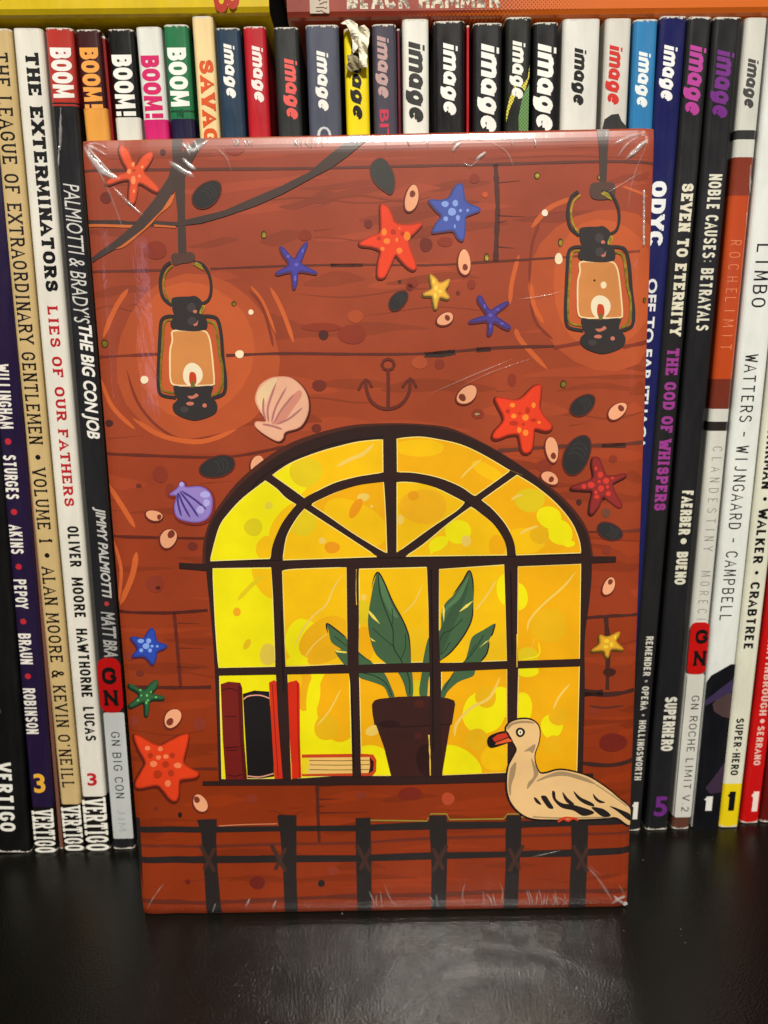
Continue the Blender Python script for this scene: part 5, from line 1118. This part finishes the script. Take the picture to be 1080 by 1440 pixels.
bar('WP', [(641, 60), (709, 60), (708, 400), (716, 640), (718, 900), (728, 1246), (663, 1246), (656, 700), (650, 300)])
bar('WR', [(510, 34), (561, 34), (559, 300), (562, 420), (555, 832), (522, 832), (521, 420), (515, 200)])
bar('P', [(306, 938.5), (480, 935), (560, 932), (640, 931), (700, 929.5), (815, 925.5), (815, 936), (700, 940), (640, 943), (560, 944.5), (480, 946), (306, 949)])
for fr, L in (('WB', [(446, 300), (452, 520), (462, 740)]), ('WB', [(824, 700), (840, 1150)]), ('WP', [(664, 80), (672, 600), (676, 1100)]), ('WR', [(534, 60), (540, 380)])): a.line((20, 13, 12), L, 2, fr=fr, rag=.3)
a.line((236, 196, 70), [(652, 1010), (658, 1130), (660, 1238)], 1.7, fr='WP', smooth=False, rag=.5); a.line((236, 196, 70), [(245, 80), (243, 200), (246, 280)], .9, fr='WP', rag=.6); a.line((236, 196, 70), [(558, 300), (558, 425)], 1.2, fr='WR', rag=.5, smooth=False)
a.build()

a = Art('printed_window_bar', 60, 'W6', 'inner arch bar of the window', parent=win)
a.line(WD, [(412, 762), (418, 700), (440, 635), (478, 560), (545, 475), (592, 438), (655, 405), (748, 365), (865, 330), (1005, 312)], 11.5)
a.line(WD, [(50, 263), (140, 266), (240, 290), (330, 332), (395, 368), (450, 408), (515, 462), (560, 525), (580, 575), (586, 628)], 12, fr='W7')
a.build()
# --- railing
PO, TIE = (38, 32, 32), (64, 42, 36)
a = Art('printed_railing', 20, label='dark railing along the bottom of the cover')
a.line((150, 132, 52), [(521, 1153), (600, 1154), (606, 1144), (628, 1144), (632, 1152), (708, 1151), (714, 1144), (732, 1144)], 2, smooth=False)
a.line((150, 132, 52), [(732, 1148), (790, 1151), (860, 1147)], 2)
a.line((206, 132, 92), [(308, 1161), (345, 1159), (390, 1158)], 1.4)
a.poly(PO, [(196, 1162), (300, 1162), (400, 1161), (500, 1160), (600, 1155), (700, 1155), (800, 1152), (886, 1146), (886, 1158), (800, 1161), (700, 1164), (600, 1166), (500, 1168), (400, 1168), (300, 1170), (196, 1170)], smooth=False)
a.poly(PO, [(196, 1205), (300, 1203), (400, 1202), (500, 1202), (600, 1198), (700, 1197), (800, 1194), (886, 1191), (886, 1200), (800, 1204), (700, 1205), (600, 1208), (500, 1211), (400, 1212), (300, 1213), (196, 1213)], smooth=False)
a.poly(PO, [(190, 1150), (196, 1150), (199, 1205), (200, 1250), (195, 1215)], smooth=False)
rail = a.build()
for q in ([(277, 1152), (305, 1151), (304, 1180), (306, 1220), (312, 1290), (291, 1290), (287, 1220), (283, 1170)], [(390, 1148), (392, 1145), (417, 1146), (417, 1180), (417, 1230), (419, 1290), (401, 1290), (398, 1220), (394, 1170)], [(500, 1150), (521, 1149), (522, 1200), (523, 1290), (503, 1288), (501, 1220)],
          [(603, 1146), (628, 1146), (629, 1200), (627, 1285), (606, 1285), (607, 1220)], [(712, 1146), (733, 1146), (733, 1180), (730, 1220), (728, 1284), (708, 1284), (711, 1220), (711, 1170)], [(803, 1156), (827, 1156), (826, 1200), (824, 1250), (823, 1283), (801, 1283), (801, 1240), (804, 1190)]):
    a = Art('printed_post', 26, parent=rail); a.poly(PO, q, smooth=False); cx = (q[0][0]+q[1][0])/2+2
    s_ = 1 if cx < 560 or cx > 790 else -1
    a.line((68, 40, 34), [(cx+9*s_, 1192), (cx-6*s_, 1222)], 5, smooth=False); a.line(TIE, [(cx-11*s_, 1188), (cx+9*s_, 1225)], 5.5, smooth=False)
    a.build()
# --- gull
a = Art('printed_gull', 36, 'GU', 'cream gull sitting on the printed railing')
gb = [(275, 175), (292, 140), (335, 120), (400, 118), (445, 145), (458, 190), (450, 250), (432, 300), (432, 350), (455, 405), (490, 410), (560, 392), (640, 402), (730, 432), (820, 490), (880, 540), (945, 598), (955, 640), (948, 700), (880, 652), (830, 650), (790, 655), (640, 660), (520, 660), (420, 655), (360, 630), (310, 580), (285, 520), (280, 440), (290, 370), (315, 320), (332, 280), (312, 240), (300, 215)]
a.poly((30, 22, 20), gb, grow=1.8, shift=(-.5, -.4)); GC = (232, 192, 134); a.poly(GC, gb, grow=-.3)
SH = (166, 138, 102)
a.poly(SH, [(372, 292), (400, 270), (428, 252), (434, 262), (420, 300), (402, 290)]); a.poly(SH, [(410, 330), (425, 350), (450, 405), (435, 440), (405, 480), (388, 495), (395, 460), (425, 420)]); a.poly(SH, [(288, 450), (300, 380), (330, 350), (322, 420), (305, 470), (300, 530), (290, 510)])
a.poly(SH, [(470, 432), (560, 400), (640, 412), (720, 440), (760, 470), (690, 450), (600, 425), (520, 430), (440, 455)]); a.poly(SH, [(285, 150), (330, 128), (400, 126), (430, 140), (360, 138), (310, 150), (285, 175)]); a.line(SH, [(760, 470), (850, 530), (930, 590)], 1.6); a.line(SH, [(420, 645), (560, 652), (700, 650), (840, 648)], 2)
a.poly((24, 20, 20), [(278, 182), (230, 188), (185, 208), (172, 235), (182, 265), (210, 270), (290, 243), (312, 238), (300, 215)]); a.poly((196, 54, 30), [(274, 190), (288, 212), (215, 240), (200, 222), (228, 200)], smooth=False); a.poly((220, 92, 44), [(288, 218), (308, 236), (215, 256), (222, 244)], smooth=False)
a.ell((20, 18, 18), 352, 188, 25, 26); a.ell((240, 226, 196), 352, 188, 13, 15); a.ell((120, 80, 40), 352, 188, 4, 7)
for q in ([(425, 540), (440, 545), (465, 575), (457, 580), (435, 565)], [(463, 535), (490, 532), (510, 560), (532, 598), (508, 600), (485, 575)], [(525, 505), (540, 512), (546, 548), (582, 572), (640, 580), (740, 612), (745, 630), (690, 640), (640, 612), (580, 598), (545, 570), (526, 540)], [(580, 510), (610, 545), (645, 577), (612, 574), (590, 548)], [(640, 505), (680, 540), (742, 570), (750, 590), (700, 575), (660, 545)], [(745, 520), (775, 550), (812, 567), (782, 570), (755, 550)], [(740, 592), (800, 602), (842, 637), (800, 645), (750, 610)], [(835, 588), (880, 600), (950, 638), (952, 676), (880, 618)]): a.poly((32, 26, 26), q)
a.line((206, 66, 34), [(556, 672), (585, 655), (610, 668), (640, 652), (665, 664)], 3, smooth=False); a.line((206, 66, 34), [(560, 660), (600, 650), (660, 655)], 3); a.build()

# ------------------------------------------------------------------ film folds and tension creases
def crease(pts, wd, hgt=.00035, opac=.5, name='film_crease'):
    P = catopen([uv(*p) for p in pts], 4); n = len(P); V, F = [], []; k = 7; wd = wd*.0002
    for i in range(n):
        a_, b_ = P[max(i-1, 0)], P[min(i+1, n-1)]; dx, dy = b_[0]-a_[0], b_[1]-a_[1]; L = math.hypot(dx, dy) or 1; t = i/(n-1); q = max(.06, math.sin(math.pi*min(.98, t*.96+.02))**.6)*(1+.25*RN.uniform(-1, 1))
        for j in range(k):
            s_ = -1+2*j/(k-1); u, v_ = P[i][0]-dy/L*s_*wd*q/2, P[i][1]+dx/L*s_*wd*q/2
            u = min(max(u, 0), CW); v_ = min(max(v_, 0), CH)
            V.append((u, recess(u, v_)-.0016*0-.0009*0-.00018-hgt*q*math.cos(s_*1.5708)-(.0013 if False else 0), v_))
    for i in range(n-1):
        for j in range(k-1): F.append((i*k+j, i*k+j+1, (i+1)*k+j+1, (i+1)*k+j))
    o = mesh_obj(name, V, F, film_mat(opac), book, smooth=True)
    at = o.data.attributes.new('thickness', 'FLOAT', 'POINT')
    at.data.foreach_set('value', [max(0, math.cos((-1+2*(i % k)/(k-1))*1.5708))*min(1, 5*(i//k)/(n-1)*(1-(i//k)/(n-1))+.02) for i in range(len(V))])
    return o
def lift(o, d):
    for v_ in o.data.vertices: v_.co.y -= d
CRE = [([(116, 203), (130, 225), (148, 243), (168, 252)], 10, .9), ([(120, 204), (145, 232), (160, 247)], 5, .9), ([(118, 202), (135, 210), (152, 220)], 6, .4), ([(122, 200), (140, 203), (152, 210)], 5, .4), ([(158, 262), (180, 285), (203, 305)], 7, .3),
       ([(262, 198), (270, 212), (280, 206), (292, 196)], 8, .9), ([(256, 222), (266, 232), (276, 240)], 7, .9), ([(236, 226), (256, 240), (275, 250)], 10, .45), ([(255, 200), (262, 208), (268, 220)], 6, .8), ([(272, 196), (277, 206), (280, 214)], 5, .9),
       ([(636, 214), (641, 206), (650, 199)], 6, .9), ([(668, 226), (678, 218), (684, 214)], 6, .9), ([(632, 205), (645, 196), (665, 193), (682, 198)], 5, .6), ([(650, 228), (662, 234), (676, 222)], 4, .3),
       ([(878, 226), (890, 215), (903, 203), (912, 196)], 8, .8), ([(880, 224), (900, 210)], 4, .9), ([(860, 205), (885, 192), (910, 186)], 7, .35), ([(868, 222), (880, 205), (900, 190)], 5, .35),
       ([(824, 1217), (838, 1232), (852, 1252), (862, 1268)], 6, .22), ([(860, 1272), (870, 1264), (882, 1262)], 8, .6), ([(862, 1258), (872, 1268), (882, 1276)], 6, .6), ([(745, 1205), (790, 1195)], 3, .2), ([(345, 1276), (352, 1262)], 5, .5), ([(383, 1280), (389, 1264)], 5, .5), ([(298, 1286), (304, 1268)], 4, .4)]
CRE += [([(726, 421), (760, 417), (795, 409)], 2, .3), ([(600, 556), (660, 530), (723, 504)], 3, .22), ([(640, 548), (690, 524), (760, 500)], 2, .2), ([(905, 240), (870, 262), (846, 276)], 3, .2), ([(912, 198), (890, 250), (882, 300)], 3, .18), ([(118, 206), (150, 262), (176, 330)], 4, .2), ([(846, 1232), (826, 1214)], 3, .1), ([(880, 1262), (868, 1240)], 4, .12), ([(206, 1280), (216, 1262), (232, 1240)], 4, .25), ([(300, 205), (318, 222), (326, 244)], 4, .2), ([(690, 200), (712, 214), (722, 236)], 4, .22), ([(560, 1278), (548, 1262), (540, 1240)], 4, .25), ([(655, 1276), (650, 1258), (655, 1238)], 4, .25), ([(700, 1276), (707, 1256), (702, 1240)], 4, .22)]
for x in (326, 330, 335, 341, 346, 352, 412, 418, 424, 431, 437, 444, 449, 500, 540, 575, 600, 720, 750): CRE.append(([(x, 193), (x+RN.uniform(-2, 4), 200), (x+RN.uniform(0, 5), 206+RN.uniform(-2, 5))], 3, .8))
for x in (524, 530, 537, 604, 616, 680, 688, 694, 700, 706, 742, 748, 754, 759, 764, 770, 776, 783, 790, 797): CRE.append(([(x, 1279-(x-524)*.01), (x+RN.uniform(-5, 5), 1268), (x+RN.uniform(-9, 2), 1256+RN.uniform(-8, 4))], 3.6, .35))
for y in range(268, 342, 7): CRE.append(([(905.5+RN.uniform(-.6, .6), y-2), (905.5, y+4), (905+RN.uniform(-.6, .6), y+9)], 4.4, .8))
for i, (p, w_, op) in enumerate(CRE): crease(p, w_, hgt=.0003+.00003*(i % 5), opac=op)
# little gathered knob of film at the lower right corner and at the top corners
def knob(px, py, r_, name='film_gather'):
    u, v_ = uv(px, py); u = min(max(u, .001), CW-.0005); v_ = min(max(v_, .0008), CH-.0008); bm = bmesh.new(); bmesh.ops.create_icosphere(bm, subdivisions=3, radius=r_)
    for q in bm.verts:
        s_ = 1+.35*math.sin(q.co.x*9000+q.co.z*5000)*math.cos(q.co.z*7000+q.co.y*3000); q.co *= s_; q.co.y *= .5; q.co += Vector((u, recess(u, v_)-.0002, v_))
    me = bpy.data.meshes.new(name); bm.to_mesh(me); bm.free(); me.materials.append(film_mat(.8)); at = me.attributes.new('thickness', 'FLOAT', 'POINT'); at.data.foreach_set('value', [1.0]*len(me.vertices)); o = bpy.data.objects.new(name, me); COL.objects.link(o); o.parent = book
knob(881, 1278, .0007)
